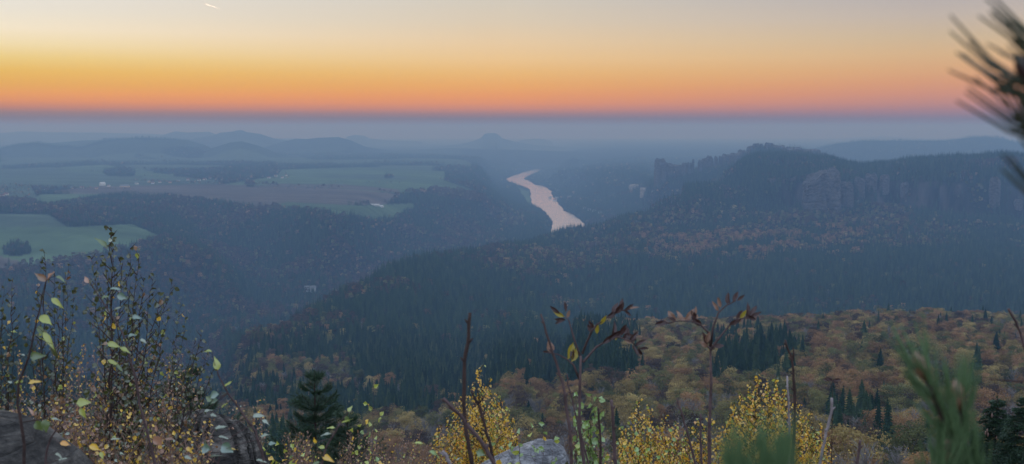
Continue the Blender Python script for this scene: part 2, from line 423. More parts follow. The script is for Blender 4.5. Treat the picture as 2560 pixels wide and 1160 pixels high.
# river sheet
b = MB(); n = len(lb)
for i in range(n):
    b.v += [Vector((lb[i][0], lb[i][1], 0.0)), Vector((rb[i][0], rb[i][1], 0.0))]
for i in range(n-1): b.f.append((2*i, 2*i+1, 2*i+3, 2*i+2)); b.m.append(0)
m, nt, out = newmat('river_water'); N = nt.nodes; L = nt.links
p = N.new('ShaderNodeBsdfPrincipled'); p.inputs['Base Color'].default_value = (0.27, 0.27, 0.27, 1)
p.inputs['Roughness'].default_value = 0.13; p.inputs['IOR'].default_value = 1.33
nz = N.new('ShaderNodeTexNoise'); nz.inputs['Scale'].default_value = 0.08; nz.inputs['Detail'].default_value = 4
tc = N.new('ShaderNodeTexCoord'); L.new(tc.outputs['Object'], nz.inputs['Vector'])
bp = N.new('ShaderNodeBump'); bp.inputs['Strength'].default_value = 0.06; bp.inputs['Distance'].default_value = 0.5
L.new(nz.outputs['Fac'], bp.inputs['Height']); L.new(bp.outputs[0], p.inputs['Normal'])
L.new(p.outputs[0], out.inputs['Surface'])
river = b.build('river', m)
tag(river, 'pale river winding through the valley and mirroring the evening sky', kind='structure')
# ------------------------------------------------------------------ tree prototypes
protos = []
def proto_mesh(b, name, mat, smooth=False):
    me = bpy.data.meshes.new(name)
    me.from_pydata([tuple(v) for v in b.v], [], b.f)
    mats = mat if isinstance(mat, list) else [mat]
    for mm in mats: me.materials.append(mm)
    if len(mats) > 1: me.polygons.foreach_set('material_index', b.m)
    me.update(); return me

def rnd_dir(r):
    v = r.normal(size=3); return v/np.linalg.norm(v)

def broad_crown(seed, nq, size, lobes=16, bare=False):
    r = np.random.RandomState(seed); b = MB()
    Hh = 15.0
    cen = []
    for i in range(lobes):
        t = i/lobes; ang = i*2.399+r.uniform(-.4, .4)
        zz = 6.5+7.5*r.uniform(0, 1)**0.8
        rr = 3.9*math.sqrt(max(0.05, 1-((zz-8.3)/7.6)**2))*r.uniform(0.35, 1.0)
        cen.append((rr*math.cos(ang), rr*math.sin(ang), zz, r.uniform(0.95, 2.15)))
    for k in range(nq):
        cx, cy, cz, cr = cen[r.randint(lobes)]
        d = rnd_dir(r)
        if d[2] < -0.35: d[2] *= -0.6
        p = np.array([cx, cy, cz])+d*cr*r.uniform(0.75, 1.08)*np.array([1, 1, 0.82])
        n = Vector(d*0.8+r.normal(size=3)*0.45).normalized()
        a = n.orthogonal().normalized(); a = (Matrix.Rotation(r.uniform(0, 6.28), 3, n) @ a); c = n.cross(a)
        s1 = size*r.uniform(0.6, 1.3); s2 = s1*r.uniform(0.5, 0.9)
        p = Vector(p); q = len(b.v)
        b.v += [p-a*s1*.5, p-c*s2*.5+a*s1*.08, p+a*s1*.5, p+c*s2*.5-n*s1*.12]
        b.f.append((q, q+1, q+2, q+3)); b.m.append(0)
    return b, cen

def broad_trunk(seed, cen, n=5):
    r = np.random.RandomState(seed+99); b = MB()
    b.tube([(0, 0, -1.5), (0.1, 0, 3), (0.05, 0.1, 7), (0, 0, 12)], [0.32, 0.25, 0.18, 0.05], n)
    for cx, cy, cz, cr in cen[:9]:
        z0 = max(3.0, cz-4.5)
        b.tube([(0.05, 0.05, z0), (cx*.5, cy*.5, z0+1.8), (cx*1.05, cy*1.05, cz+cr*.7)], [0.13, 0.09, 0.02], 4)
    return b

def bare_crown(seed, nb, fine):
    """leafless crown: many thin upswept twigs"""
    r = np.random.RandomState(seed); b = MB()
    for k in range(nb):
        z0 = r.uniform(4, 12); ang = r.uniform(0, 6.28); l = r.uniform(2.5, 5)*(1.25-z0/16)
        d = Vector((math.cos(ang)*.75, math.sin(ang)*.75, r.uniform(.6, 1.2))).normalized()
        o = Vector((0, 0, z0)); e = o+d*l
        b.tube([o, (o+e)/2+Vector((0, 0, -.15)), e], [0.06*fine, 0.04*fine, 0.012*fine], 3, cap=False)
        for j in range(5):
            t = r.uniform(.3, 1); p = o.lerp(e, t)
            d2 = (d+Vector(rnd_dir(r))*.8).normalized(); d2.z = abs(d2.z)
            b.tube([p, p+d2*r.uniform(.8, 1.8)], [0.03*fine, 0.008*fine], 3, cap=False)
    return b

def spruce_crown(seed, whorls, per, h=20.0, w=3.0, strip=2):
    r = np.random.RandomState(seed); b = MB()
    for i in range(whorls):
        t = i/(whorls-1); z = 2.5+(h-2.9)*t**0.9
        R = w*(1-t)**0.8*r.uniform(.85, 1.1)+0.15
        off = r.uniform(0, 6.28)
        for j in range(per):
            ang = off+2*math.pi*j/per+r.uniform(-.25, .25); rr = R*r.uniform(.7, 1.12)
            d = Vector((math.cos(ang), math.sin(ang), 0)); s = Vector((-d.y, d.x, 0))
            wd = max(0.28, rr*0.36*8/per)
            o = Vector((0, 0, z)); droop = rr*0.38
            q = len(b.v)
            if strip == 2:
                m1 = o+d*rr*.5+Vector((0, 0, -droop*.25))
                b.v += [o+Vector((0, 0, .35)), m1+s*wd+Vector((0, 0, -.35)), m1+Vector((0, 0, .12)), m1-s*wd+Vector((0, 0, -.35)), o+d*rr+Vector((0, 0, -droop))]
                b.f += [(q, q+1, q+2), (q, q+2, q+3), (q+1, q+4, q+2), (q+2, q+4, q+3)]; b.m += [0]*4
            else:
                b.v += [o+Vector((0, 0, .6)), o+d*rr*.9+s*wd+Vector((0, 0, -droop)), o+d*rr+Vector((0, 0, -droop*.8)), o+d*rr*.9-s*wd+Vector((0, 0, -droop))]
                b.f += [(q, q+1, q+2), (q, q+2, q+3)]; b.m += [0, 0]
    q = len(b.v)
    b.v += [Vector((.12, 0, h-1.2)), Vector((-.06, .1, h-1.2)), Vector((-.06, -.1, h-1.2)), Vector((0, 0, h+.3))]
    b.f += [(q, q+1, q+3), (q+1, q+2, q+3), (q+2, q, q+3)]; b.m += [0]*3
    return b

def stem_trunk(h, r0=0.28):
    b = MB(); b.tube([(0, 0, -1.5), (0, 0, h*.5), (0, 0, h)], [r0, r0*.6, .03], 5); return b

KINDS = ['russet', 'ochre', 'olive', 'dull', 'bare', 'spruce', 'larch']
lod = {}
for lv, (nq, sz, wh, per) in enumerate([(3600, .40, 26, 11), (420, 1.15, 12, 8), (110, 2.3, 7, 6)]):
    for s in range(3):
        bb, cen = broad_crown(100+s, int(nq*[1.0, .8, .5][s]) if lv == 0 else nq, sz, 30 if lv == 0 else 18)
        tb = broad_trunk(s, cen) if lv == 0 else None
        for k in ('russet', 'ochre', 'olive', 'dull'):
            lod[(lv, k, s)] = (proto_mesh(bb, 'crown', M[k]), proto_mesh(tb, 'trunk', M['trunk']) if tb else None)
        bc = bare_crown(40+s, [70, 26, 10][lv], [1.0, 1.8, 3.2][lv])
        lod[(lv, 'bare', s)] = (proto_mesh(bc, 'crown', M['paletrunk']), proto_mesh(stem_trunk(12, .2), 'trunk', M['paletrunk']) if lv == 0 else None)
        sp = spruce_crown(60+s, wh, per, 20.0, [2.7, 3.6, 4.5][s], 2 if lv == 0 else 1)
        lod[(lv, 'spruce', s)] = (proto_mesh(sp, 'crown', M['spruce']), proto_mesh(stem_trunk(19), 'trunk', M['trunk']) if lv == 0 else None)
        la = spruce_crown(80+s, wh, per, 18.0, [2.4, 2.6, 2.9][s], 2 if lv == 0 else 1)
        lod[(lv, 'larch', s)] = (proto_mesh(la, 'crown', M['larch']), proto_mesh(stem_trunk(17), 'trunk', M['trunk']) if lv == 0 else None)

# ------------------------------------------------------------------ where the trees stand
def box(px, py, x0, y0, x1, y1, soft=25.0):
    dx = np.maximum(np.maximum(x0-px, px-x1), 0); dy = np.maximum(np.maximum(y0-py, py-y1), 0)
    return np.clip(1-np.hypot(dx, dy)/soft, 0, 1)

def band(y0, y1, sp, keep=None):
    xm = 0.56*y1
    nx = int(2*xm/sp); ny = int((y1-y0)/sp)
    gx, gy = np.meshgrid(np.arange(nx), np.arange(ny))
    x = -xm+(gx+RS.uniform(0, 1, gx.shape))*sp; y = y0+(gy+RS.uniform(0, 1, gx.shape))*sp
    x = x.ravel(); y = y.ravel()
    m_ = np.abs(x) < 0.545*y
    return x[m_], y[m_]

vis_top = None
def horizon_angle():
    # for each bearing: highest slope of the ground seen so far
    s = (H-EYE)/GY
    return np.maximum.accumulate(s, axis=1)
SV = horizon_angle()
def svis(x, y):
    i = np.clip(((x/y-U[0])/(U[1]-U[0])).astype(int), 0, NU-1)
    j = np.clip(((np.log(y)-LY[0])/(LY[1]-LY[0])).astype(int), 0, NR-1)
    return SV[i, np.maximum(j-1, 0)]

T = []
for y0, y1, sp, lv in [(130, 1150, 5.6, 0), (1150, 3800, 7.0, 1), (3800, 6300, 11.0, 2), (6300, 9500, 19.0, 2)]:
    x, y = band(y0, y1, sp)
    z = hgt(x, y); px, py = topix(x, y, z)
    lu = landuse(px, py, x, y)
    ok = (lu == 0)
    # line of sight with a margin for a step to the side
    ok &= ((z+24+0.004*y-EYE)/y > svis(x, y)-8.0/y)
    r2 = (y > 3000) & (y < 11000) & (px > 1150) & (px < 1700)
    dist = np.full(x.shape, 1e6)
    dist[r2] = np.where(inside(poly, x[r2], y[r2]), -1, polydist(poly, x[r2], y[r2]))
    ok &= dist > 5
    x, y, z, px, py, dist = x[ok], y[ok], z[ok], px[ok], py[ok], dist[ok]
    n1 = fbm(x/60, y/60, 31); n2 = fbm(x/170, y/170, 32); n3 = fbm(x/45, y/45, 33)
    g = np.ones_like(x); fpx, fpy = px, py; px = px+110*(n1-.5); py = py+50*(n3-.5)
    near = (y < 1150)
    # where broadleaf woods stand
    dec = np.full(x.shape, 0.35)
    dec = np.where(px < 1200, 0.50, dec)
    nr = np.where(px > 1330, 0.95, np.where((y < 560) & (px > 820), 0.92, 0.18))
    nr = np.where((px < 1000) & (px > 480) & (y > 700), 0.48, nr); nr = np.where((px < 820) & (px > 480), 0.5, nr); nr = np.where(px <= 480, 0.2, nr)
    dec = np.where(near, nr, dec)
    dec = np.where(near, np.minimum(dec, 1-0.85*box(px, py, 1790, 890, 1980, 975, 34)), dec)
    dec = np.where(near, np.minimum(dec, 1-0.88*box(px, py, 900, 850, 1560, 975, 40)), dec)
    dec = np.where(near, np.minimum(dec, 1-0.6*box(px, py, 2080, 1090, 2200, 1200, 30)), dec)
    midr = (y >= 1150) & (y < 2700)
    dec = np.where(midr, np.where(px > 1050, np.where(y < 2050, .24, dec), np.where(y < 1900, np.clip(0.52-(px-800)/900, 0.26, 0.52), dec)), dec)
    far = (y >= 2050) & (y < 2950) & (px > 1050)
    dec = np.where(far, np.where(px > 2260, 0.26, 0.40), dec)
    wv = 40*(n2-0.5)+0.035*(px-1900)
    red = box(px, py+wv, 1640, 592, 2160, 622, 34)*(y > 1900)*np.clip(0.35+2.2*(n1-0.3), 0.1, 1)
    mix = box(px, py+wv, 1420, 515, 2250, 592, 40)*(y > 1900)
    dec = np.where(far, np.maximum(np.maximum(dec, 0.97*red), 0.55*mix), dec)
    top = (y >= 2950) & (y < 4700) & (px > 1500)
    dec = np.where(top, 0.42, dec)
    dec = np.clip(dec+0.9*(n2-0.5)*np.where(near, 0.5, 1), 0.02, 0.98)
    isd = RS.uniform(0, 1, x.shape) < np.clip((dec-0.5)*3+0.5+1.6*(n1-0.5), 0.02, 0.98)
    c = np.zeros(x.shape, int)
    rr = RS.uniform(0, 1, x.shape)+0.9*(n3-0.5)
    # colours of the broadleaves
    wr = np.where(near, 0.22, 0.25); wo = np.where(near, 0.50, 0.38); wl = np.where(near, 0.72, 0.55); wd = np.where(near, 0.88, 0.93)
    cd = np.where(rr < wr, 0, np.where(rr < wo, 1, np.where(rr < wl, 2, np.where(rr < wd, 3, 4))))
    lowband = near & (y < 330)
    cd = np.where(lowband & (RS.uniform(0, 1, x.shape) < 0.45), 4, cd)
    cd = np.where((red > 0.5) & (cd >= 2), 0, cd)
    cd = np.where(top & (cd < 3), np.where(RS.uniform(0, 1, x.shape) < 0.7, 3, cd), cd)
    lar = np.where(near & (px < 1400) & (px > 900), 0.22, 0.04)
    cc = np.where(RS.uniform(0, 1, x.shape)+0.5*(n3-0.5) < lar, 6, 5)
    kind = np.where(isd, cd, cc)
    px, py = fpx, fpy
    md = (y > 780) & ((y > 1150) | (px < 1050)) & (px > 480) & (kind < 2)
    kind = np.where(md & (RS.uniform(0, 1, x.shape) < np.where(red > .5, .35, .72)), np.where(RS.uniform(0, 1, x.shape) < .5, 3, 2), kind)
    lft = (px < 1250) & (y > 1300)
    kind = np.where(lft & isd, np.where(RS.uniform(0, 1, x.shape) < .85, 3, np.where(RS.uniform(0, 1, x.shape) < .7, 2, 0)), kind)
    dz = (hgt(x, y+25)-hgt(x, y-25))/50
    cliff = (dz > 0.42) & (y > 2650) & (y < 3700) & (fpx > 1780) & (fbm(x/95, y/400, 71, 2) > .45+.10*(fpx > 2290))
    kind = np.where((y > 4700) & (RS.uniform(0, 1, x.shape) < .75), 5, kind)
    # broadleaf crowns are wider: thin them out
    keep = (~cliff | (RS.uniform(0, 1, x.shape) < .16)) & (~isd | (RS.uniform(0, 1, x.shape) < (0.70 if lv == 0 else 0.55 if lv < 2 else 0.9)))
    scl = np.where(isd, np.where(near, RS.uniform(.40, 1.05, x.shape), RS.uniform(.5, 1.15, x.shape)), RS.uniform(.35, 1.0, x.shape)+0.28*n2)*(1.0 if lv < 2 else (1.15 if y0 < 5000 else 1.25))
    scl = np.where((y > 6000), scl*1.0, scl)
    scl = np.where(dist < 25, scl*0.6, scl)
    scl = np.where(near & ~isd, scl*.88, scl)
    scl = np.where(~near, scl*(0.62+0.76*fbm(x/110, y/110, 81, 2)), scl)
    scl = np.where((y > 2900) & (y < 5000) & (px > 1300) & ~isd, scl*1.25, scl)
    # village orchards and hedges are low
    T.append(dict(x=x[keep], y=y[keep], z=z[keep], k=kind[keep], s=scl[keep], px=px[keep], py=py[keep], lv=lv, y0=y0))

# small trees round the village and along field edges (out on the plateau)
vx, vy, vz = [], [], []
for (x0, y0_, x1, y1_, n) in [(0,462,75,505,170),(40,466,240,474,60),(330,452,560,462,150),(470,440,640,458,150),(600,432,730,448,110),(150,470,330,476,36),(820,456,1010,460,16),(640,470,1000,478,14),(350,428,560,445,26),(200,428,260,430,14),(1100,448,1130,458,14)]:
    for _ in range(n):
        t = random.random()
        p_ = hit(x0+(x1-x0)*t, y0_+(y1_-y0_)*random.random() if y1_-y0_ > 10 else y0_+(y1_-y0_)*t+random.uniform(-1, 1), 2500)
        vx.append(p_.x); vy.append(p_.y); vz.append(p_.z)
vx = np.array(vx); vy = np.array(vy); vz = np.array(vz)
T.append(dict(x=vx, y=vy, z=vz, k=RS.choice([2, 3, 5, 0], len(vx)), s=RS.uniform(.35, .8, len(vx)), px=vx*0, py=vx*0, lv=1, y0=-1))

def scatter(name, label, x, y, z, k, s, lv):
    """one wood that reads as a mass: points that carry the kind, turn and size of each tree"""
    n = len(x)
    me = bpy.data.meshes.new(name); me.vertices.add(n)
    me.vertices.foreach_set('co', np.stack([x, y, z-0.4], 1).ravel())
    ia = me.attributes.new('pick', 'INT', 'POINT'); ia.data.foreach_set('value', (k*3+RS.randint(0, 3, n)).astype(np.int32))
    ra = me.attributes.new('turn', 'FLOAT_VECTOR', 'POINT')
    rot = np.stack([RS.uniform(-.05, .05, n), RS.uniform(-.05, .05, n), RS.uniform(0, 6.28, n)], 1); ra.data.foreach_set('vector', rot.ravel())
    sa = me.attributes.new('size', 'FLOAT_VECTOR', 'POINT')
    w = s*RS.uniform(.85, 1.2, n); sa.data.foreach_set('vector', np.stack([w, w, s], 1).ravel())
    o = bpy.data.objects.new(name, me); COL.objects.link(o)
    ng = bpy.data.node_groups.new(name+'_nodes', 'GeometryNodeTree')
    ng.interface.new_socket('Geometry', in_out='INPUT', socket_type='NodeSocketGeometry')
    ng.interface.new_socket('Geometry', in_out='OUTPUT', socket_type='NodeSocketGeometry')
    N = ng.nodes; L = ng.links
    gi = N.new('NodeGroupInput'); go = N.new('NodeGroupOutput')
    ci = N.new('GeometryNodeCollectionInfo'); ci.inputs['Collection'].default_value = lodcol[lv]
    ci.inputs['Separate Children'].default_value = True; ci.inputs['Reset Children'].default_value = True
    ip = N.new('GeometryNodeInstanceOnPoints'); ip.inputs['Pick Instance'].default_value = True
    def na(nm, t):
        a = N.new('GeometryNodeInputNamedAttribute'); a.data_type = t; a.inputs['Name'].default_value = nm; return a.outputs['Attribute']
    L.new(gi.outputs[0], ip.inputs['Points']); L.new(ci.outputs[0], ip.inputs['Instance'])
    L.new(na('pick', 'INT'), ip.inputs['Instance Index']); L.new(na('turn', 'FLOAT_VECTOR'), ip.inputs['Rotation']); L.new(na('size', 'FLOAT_VECTOR'), ip.inputs['Scale'])
    L.new(ip.outputs[0], go.inputs[0])
    md = o.modifiers.new('trees', 'NODES'); md.node_group = ng
    tag(o, label, kind='stuff')
    return o

lodcol = []
for lv in range(3):
    c = bpy.data.collections.new('tree_patterns')
    for ki, k in enumerate(KINDS):
        for s in range(3):
            cr, tr = lod[(lv, k, s)]
            if tr is None: me = cr
            else:
                # crown and trunk joined for the mass of the wood
                b2 = MB(); b2.v = [v.co.copy() for v in cr.vertices]; b2.f = [tuple(p.vertices) for p in cr.polygons]; b2.m = [0]*len(b2.f)
                q = len(b2.v); b2.v += [v.co.copy() for v in tr.vertices]
                for p in tr.polygons: b2.f.append(tuple(q+i for i in p.vertices)); b2.m.append(1)
                me = proto_mesh(b2, 'tree_pattern', [cr.materials[0], tr.materials[0]])
            o = bpy.data.objects.new('p%02d' % (ki*3+s), me); c.objects.link(o)
    lodcol.append(c)

# single trees: the ones that show largest
t0 = T[0]
vis = ((t0['z']+10-EYE)/t0['y'] > svis(t0['x'], t0['y'])) & (t0['px'] > -20) & (t0['px'] < 2580) & (topix(t0['x'], t0['y'], t0['z']+13*t0['s'])[1] < 1158)
order = np.argsort(t0['y']/t0['s'])
single = np.zeros(len(t0['x']), bool)
LAB = {
 0: ('beech_tree', 'beech', 'beech tree with russet autumn leaves in the near wood below the lookout', 'russet beeches on the near wooded slope', 85),
 1: ('beech_tree', 'beech', 'beech tree with ochre yellow autumn leaves in the near wood below the lookout', 'ochre beeches on the near wooded slope', 85),
 2: ('beech_tree', 'beech', 'beech tree still olive green in the near wood below the lookout', 'olive green beeches on the near wooded slope', 60),
 3: ('beech_tree', 'beech', 'beech tree with dull brown thinning leaves in the near wood below the lookout', 'dull brown beeches on the near wooded slope', 60),
 4: ('bare_birch_tree', 'birch', 'leafless grey birch tree with thin upswept twigs in the near wood', 'leafless trees on the near wooded slope', 70),
 5: ('spruce_tree', 'spruce', 'dark pointed spruce standing among the beeches of the near slope', 'dark spruces on the near wooded slope', 190),
 6: ('larch_tree', 'larch', 'pale green pointed larch standing on the near wooded slope', 'pale larches on the near wooded slope', 60),
}
cnt = {k: 0 for k in LAB}
for i in order:
    if not vis[i]: continue
    k = int(t0['k'][i]); nm, cat, lab, grp, mx = LAB[k]
    if cnt[k] >= mx: continue
    cnt[k] += 1; single[i] = True
    s = float(t0['s'][i]); w = s*random.uniform(.85, 1.2)
    e = bpy.data.objects.new(nm, None); COL.objects.link(e)
    e.location = (t0['x'][i], t0['y'][i], t0['z'][i]-.4); e.rotation_euler = (random.uniform(-.05, .05), random.uniform(-.05, .05), random.uniform(0, 6.28)); e.scale = (w, w, s)
    tag(e, lab, cat, grp)
    cr, tr = lod[(0, KINDS[k], random.randrange(3))]
    for nm2, mm in (('crown', cr), ('trunk', tr)):
        c = bpy.data.objects.new(nm2, mm); COL.objects.link(c); c.parent = e
names = ['near_wood', 'middle_forest', 'far_forest', 'distant_forest', 'village_trees']
labs = ['autumn broadleaf wood with dark spruces covering the near slope', 'dark spruce forest mixed with brown broadleaves on the middle ridge and cliffs', 'hazy blue forest on the valley sides and beyond', 'woodland strips far out on the hazy plain', 'low trees and hedges round the plateau village and along its fields']
for nm, lb_, t in zip(names, labs, T):
    kp = ~single if t is t0 else np.ones(len(t['x']), bool)
    scatter(nm, lb_, t['x'][kp], t['y'][kp], t['z'][kp], t['k'][kp], t['s'][kp], t['lv'])
    print('SCATTER', nm, int(kp.sum()))
print('single', cnt)
# ------------------------------------------------------------------ sandstone rocks far off
M['sandstone'] = rough_mat('weathered_sandstone', (0.014, 0.013, 0.014), (0.105, 0.095, 0.092), 0.10, bump=0.7, stretch=(1, 1, 1.9), bscale=0.3, bdist=2.0)
M['palesandstone'] = rough_mat('fresh_sandstone', (0.13, 0.115, 0.105), (0.36, 0.32, 0.28), 0.08, bump=0.6, stretch=(1.3, 1.3, 0.6), bscale=0.3, bdist=2.0)

def rock_mesh(seed, rx, ry, h, slant=0.0, nt=64, nz=34, joints=9, jd=0.16, strata=0.05, taper=0.12, sq=3.0, dome=0.12):
    r = np.random.RandomState(seed); b = MB()
    ja = r.uniform(0, 6.283, joints); jw = r.uniform(.05, .13, joints); jj = jd*r.uniform(.4, 1.2, joints)
    zs = r.uniform(0, 1, 9)
    for i in range(nz):
        t = i/(nz-1)
        st = sum(-strata*math.exp(-((t-z)/0.018)**2) for z in zs)
        for j in range(nt):
            a = 2*math.pi*j/nt
            ca, sa = math.cos(a), math.sin(a)
            R = (abs(ca)**sq+abs(sa)**sq)**(-1/sq)
            d = 0.0
            for k in range(joints):
                da = (a-ja[k]-0.25*math.sin(t*3+k)+math.pi) % (2*math.pi)-math.pi
                d -= jj[k]*math.exp(-(da/jw[k])**2)*(0.6+0.4*math.sin(k*3+t*5))
            nz_ = float(fbm(np.array(ca*2.5+seed), np.array(sa*2.5+t*3.2), seed, 4)-.5)
            f = R*(1+d+st*(0.6+0.8*nz_)+0.20*nz_)*(1-taper*t)
            z = t
            if t > 0.9: f *= 1-0.35*((t-0.9)/0.1)**2
            top = 1+slant*ca+0.16*float(fbm(np.array(ca*3+9.0), np.array(sa*3+seed), seed+5, 3)-.5)*2*t
            b.v.append(Vector((rx*f*ca, ry*f*sa, h*z*(top if t > .5 else 1+(top-1)*t*2))))
    for i in range(nz-1):
        for j in range(nt):
            b.f.append((i*nt+j, i*nt+(j+1) % nt, (i+1)*nt+(j+1) % nt, (i+1)*nt+j)); b.m.append(0)
    c = len(b.v); last = (nz-1)*nt
    cen = sum((b.v[last+j] for j in range(nt)), Vector())/nt; cen.z += h*dome*.3
    b.v.append(cen)
    for j in range(nt): b.f.append((last+j, last+(j+1) % nt, c)); b.m.append(0)
    return b

def place_rock(name, label, group, px, ptop, pbase, wpx, Y, seed, mat='sandstone', depth=1.0, **kw):
    top = at(px, ptop, Y); bot = at(px, pbase, Y)
    g = float(hgt(top.x, max(Y-wpx/F*Y*.5*depth, 30)))
    zb = min(bot.z, g)-8
    rx = wpx/F*Y/2
    b = rock_mesh(seed, rx, rx*depth, top.z-zb, **kw)
    o = b.build(name, M[mat], smooth=False); o.location = (top.x, Y, zb)
    return tag(o, label, 'rock', group)

SCHR = [(1651,401,30,442,'broad blunt rock tower at the left end of the serrated far crest'),
 (1672,409,24,442,'low shoulder rock right of the blunt tower on the far crest'),
 (1694,413,28,440,'low flat rock in the dip of the serrated far crest'),
 (1711,409,16,440,'small knob of rock in the dip of the serrated far crest'),
 (1724,409,14,442,'stepped rock touching the thin needle on the far crest'),
 (1733,401,6.5,445,'thin rock needle standing alone on the far crest'),
 (1751,402,14,438,'step of rock right of the gap behind the needle on the far crest'),
 (1762,397,17,435,'rounded rock at the left of the tall group on the far crest'),
 (1775,392,19,435,'tallest rounded rock of the group right of the needle on the far crest'),
 (1790,393,10,430,'narrow rock pillar between two slits on the far crest'),
 (1801,393,10,430,'second narrow pillar just right of the slit on the far crest'),
 (1817,388,26,425,'rock block right of the deep slit on the far crest'),
 (1838,385,34,420,'sloping rock block where the far crest starts to climb'),
 (1860,379,34,415,'rising rock shoulder below the summit rocks of the far crest'),
 (1876,367,20,400,'left edge block of the summit rocks on the far crest'),
 (1890,361,20,400,'high summit block left of the first notch on the far crest'),
 (1903,361,9,400,'summit block between the two notches on the far crest'),
 (1924,360,28,400,'summit block right of the deeper notch on the far crest'),
 (1948,365,34,400,'long summit rock sloping down right on the far crest'),
 (1982,370,46,400,'flat rock back right of the summit on the far crest'),
 (2025,374,56,400,'long low rock wall right of the summit on the far crest')]
for i, (px, pt, wd, pb, lab) in enumerate(SCHR):
    place_rock('rock_tower', lab, 'serrated sandstone towers on the far crest', px, pt, pb, wd*1.08, 4330+(i % 3)*14, 200+i, depth=0.9, joints=8, nt=56, nz=26, taper=0.16, jd=.16, sq=2.2)
place_rock('sandstone_massif', 'great layered sandstone block rising from the forest below the dark ridge', None, 2056, 434, 512, 100, 2860, 31, depth=0.75, slant=0.14, nt=220, nz=90, joints=30, jd=.20, strata=0.07, taper=0.10, sq=2.4)
place_rock('sandstone_buttress', 'dark rounded buttress leaning against the right side of the great layered block', None, 2118, 458, 505, 34, 2890, 33, depth=0.9, joints=9)
for px, pt, pb, wd, mt, lab in [
  (2150, 446, 500, 26, 'sandstone', 'grey fissured cliff buttress just right of the great layered block'),
  (2178, 438, 498, 30, 'sandstone', 'tall fissured cliff buttress in the middle of the wall right of the great block'),
  (2212, 440, 496, 24, 'sandstone', 'pale streaked buttress ending the fissured wall right of the great block'),
  (2262, 458, 498, 20, 'sandstone', 'faint reddish cliff patch half hidden in the dark slope'),
  (2488, 446, 530, 26, 'sandstone', 'tall pale rock pillar under the right part of the dark ridge'),
  (2545, 500, 535, 22, 'sandstone', 'small pale crag at the right edge below the dark ridge'),
  (1930, 447, 470, 26, 'sandstone', 'small broken crag in the brown slope left of the great block'),
  (1585, 462, 480, 26, 'palesandstone', 'pale quarried cliff strip, left end, above the river bend'),
  (1612, 470, 490, 24, 'palesandstone', 'bright pale cliff face above the river bend'),
  (1636, 476, 496, 16, 'palesandstone', 'bright pale cliff corner touching the near wooded shoulder')]:
    p = hit(px, pb-6, 2400 if px > 1700 else 4300)
    Y = p.y+wd/F*p.y*0.42
    place_rock('rock_cliff', lab, 'rock faces in the far slopes', px, pt, pb, wd, Y, int(px), mt, depth=0.8, joints=10, nt=60, nz=34, taper=0.03, jd=.2)

# ------------------------------------------------------------------ houses
M['limewash'] = rough_mat('limewash', (0.40, 0.39, 0.37), (0.6, 0.59, 0.57), 0.5, bump=0)
M['ochrewash'] = rough_mat('ochre_render', (0.40, 0.30, 0.20), (0.55, 0.42, 0.30), 0.5, bump=0)
M['tiles'] = rough_mat('roof_tiles', (0.10, 0.05, 0.04), (0.20, 0.10, 0.08), 0.6, bump=0)
M['slate'] = rough_mat('roof_slate', (0.10, 0.11, 0.12), (0.2, 0.21, 0.22), 0.6, bump=0)
M['sheetmetal'] = rough_mat('bright_sheet_roof', (0.34, 0.35, 0.37), (0.5, 0.51, 0.53), 0.2, bump=0)
M['darkpane'] = rough_mat('dark_pane', (0.02, 0.02, 0.025), (0.05, 0.05, 0.06), 1, rough=0.2, bump=0)
def house(px, py, L, W, hh, rot, wall, roof, label, group=None, ymin=2300, cat='house', name='house', windows=False):
    p = hit(px, py, ymin)
    e = empty(name, p, label, cat, group); e.rotation_euler.z = rot
    b = MB(); x, y = L/2, W/2
    b.v = [Vector(v) for v in [(-x,-y,-2),(x,-y,-2),(x,y,-2),(-x,y,-2),(-x,-y,hh),(x,-y,hh),(x,y,hh),(-x,y,hh),(-x,0,hh+W*.42),(x,0,hh+W*.42)]]
    b.f = [(0,1,5,4),(1,2,6,9,5),(2,3,7,6),(3,0,4,8,7)]; b.m = [0]*4
    b.build('wall', M[wall], e, False)
    b = MB(); o = .7; rz = hh+W*.42+.15; ez = hh-.25
    b.v = [Vector(v) for v in [(-x-o,-y-o,ez),(x+o,-y-o,ez),(x+o,0,rz),(-x-o,0,rz),(x+o,y+o,ez),(-x-o,y+o,ez),
        (-x-o,-y-o,ez-.3),(x+o,-y-o,ez-.3),(x+o,0,rz-.3),(-x-o,0,rz-.3),(x+o,y+o,ez-.3),(-x-o,y+o,ez-.3)]]
    b.f = [(0,1,2,3),(3,2,4,5),(6,9,8,7),(9,11,10,8),(0,6,7,1),(5,4,10,11),(1,7,8,2),(2,8,10,4),(0,3,9,6),(3,5,11,9)]; b.m = [0]*10
    b.build('roof', M[roof], e, False)
    if windows:
        for kx in np.linspace(-x+2, x-2, 4):
            b = MB(); b.v = [Vector(v) for v in [(kx-.6,-y-.06,1.2),(kx+.6,-y-.06,1.2),(kx+.6,-y-.06,2.7),(kx-.6,-y-.06,2.7),(kx-.6,-y+.1,1.2),(kx+.6,-y+.1,1.2),(kx+.6,-y+.1,2.7),(kx-.6,-y+.1,2.7)]]
            b.f = [(0,1,2,3),(0,4,5,1),(1,5,6,2),(2,6,7,3),(3,7,4,0)]; b.m = [0]*5
            b.build('window', M['darkpane'], e, False)
house(776, 730, 24, 11, 9, 0.15, 'limewash', 'slate', 'white house alone in the valley beside the long wooded ridge', ymin=1950, windows=True)
house(586, 826, 15, 7, 4, -0.1, 'limewash', 'sheetmetal', 'low pale building at the roadside deep in the left valley', ymin=1650)
house(256, 464, 20, 13, 8, 0.9, 'limewash', 'sheetmetal', 'brightest white building at the middle of the plateau village', ymin=3000)
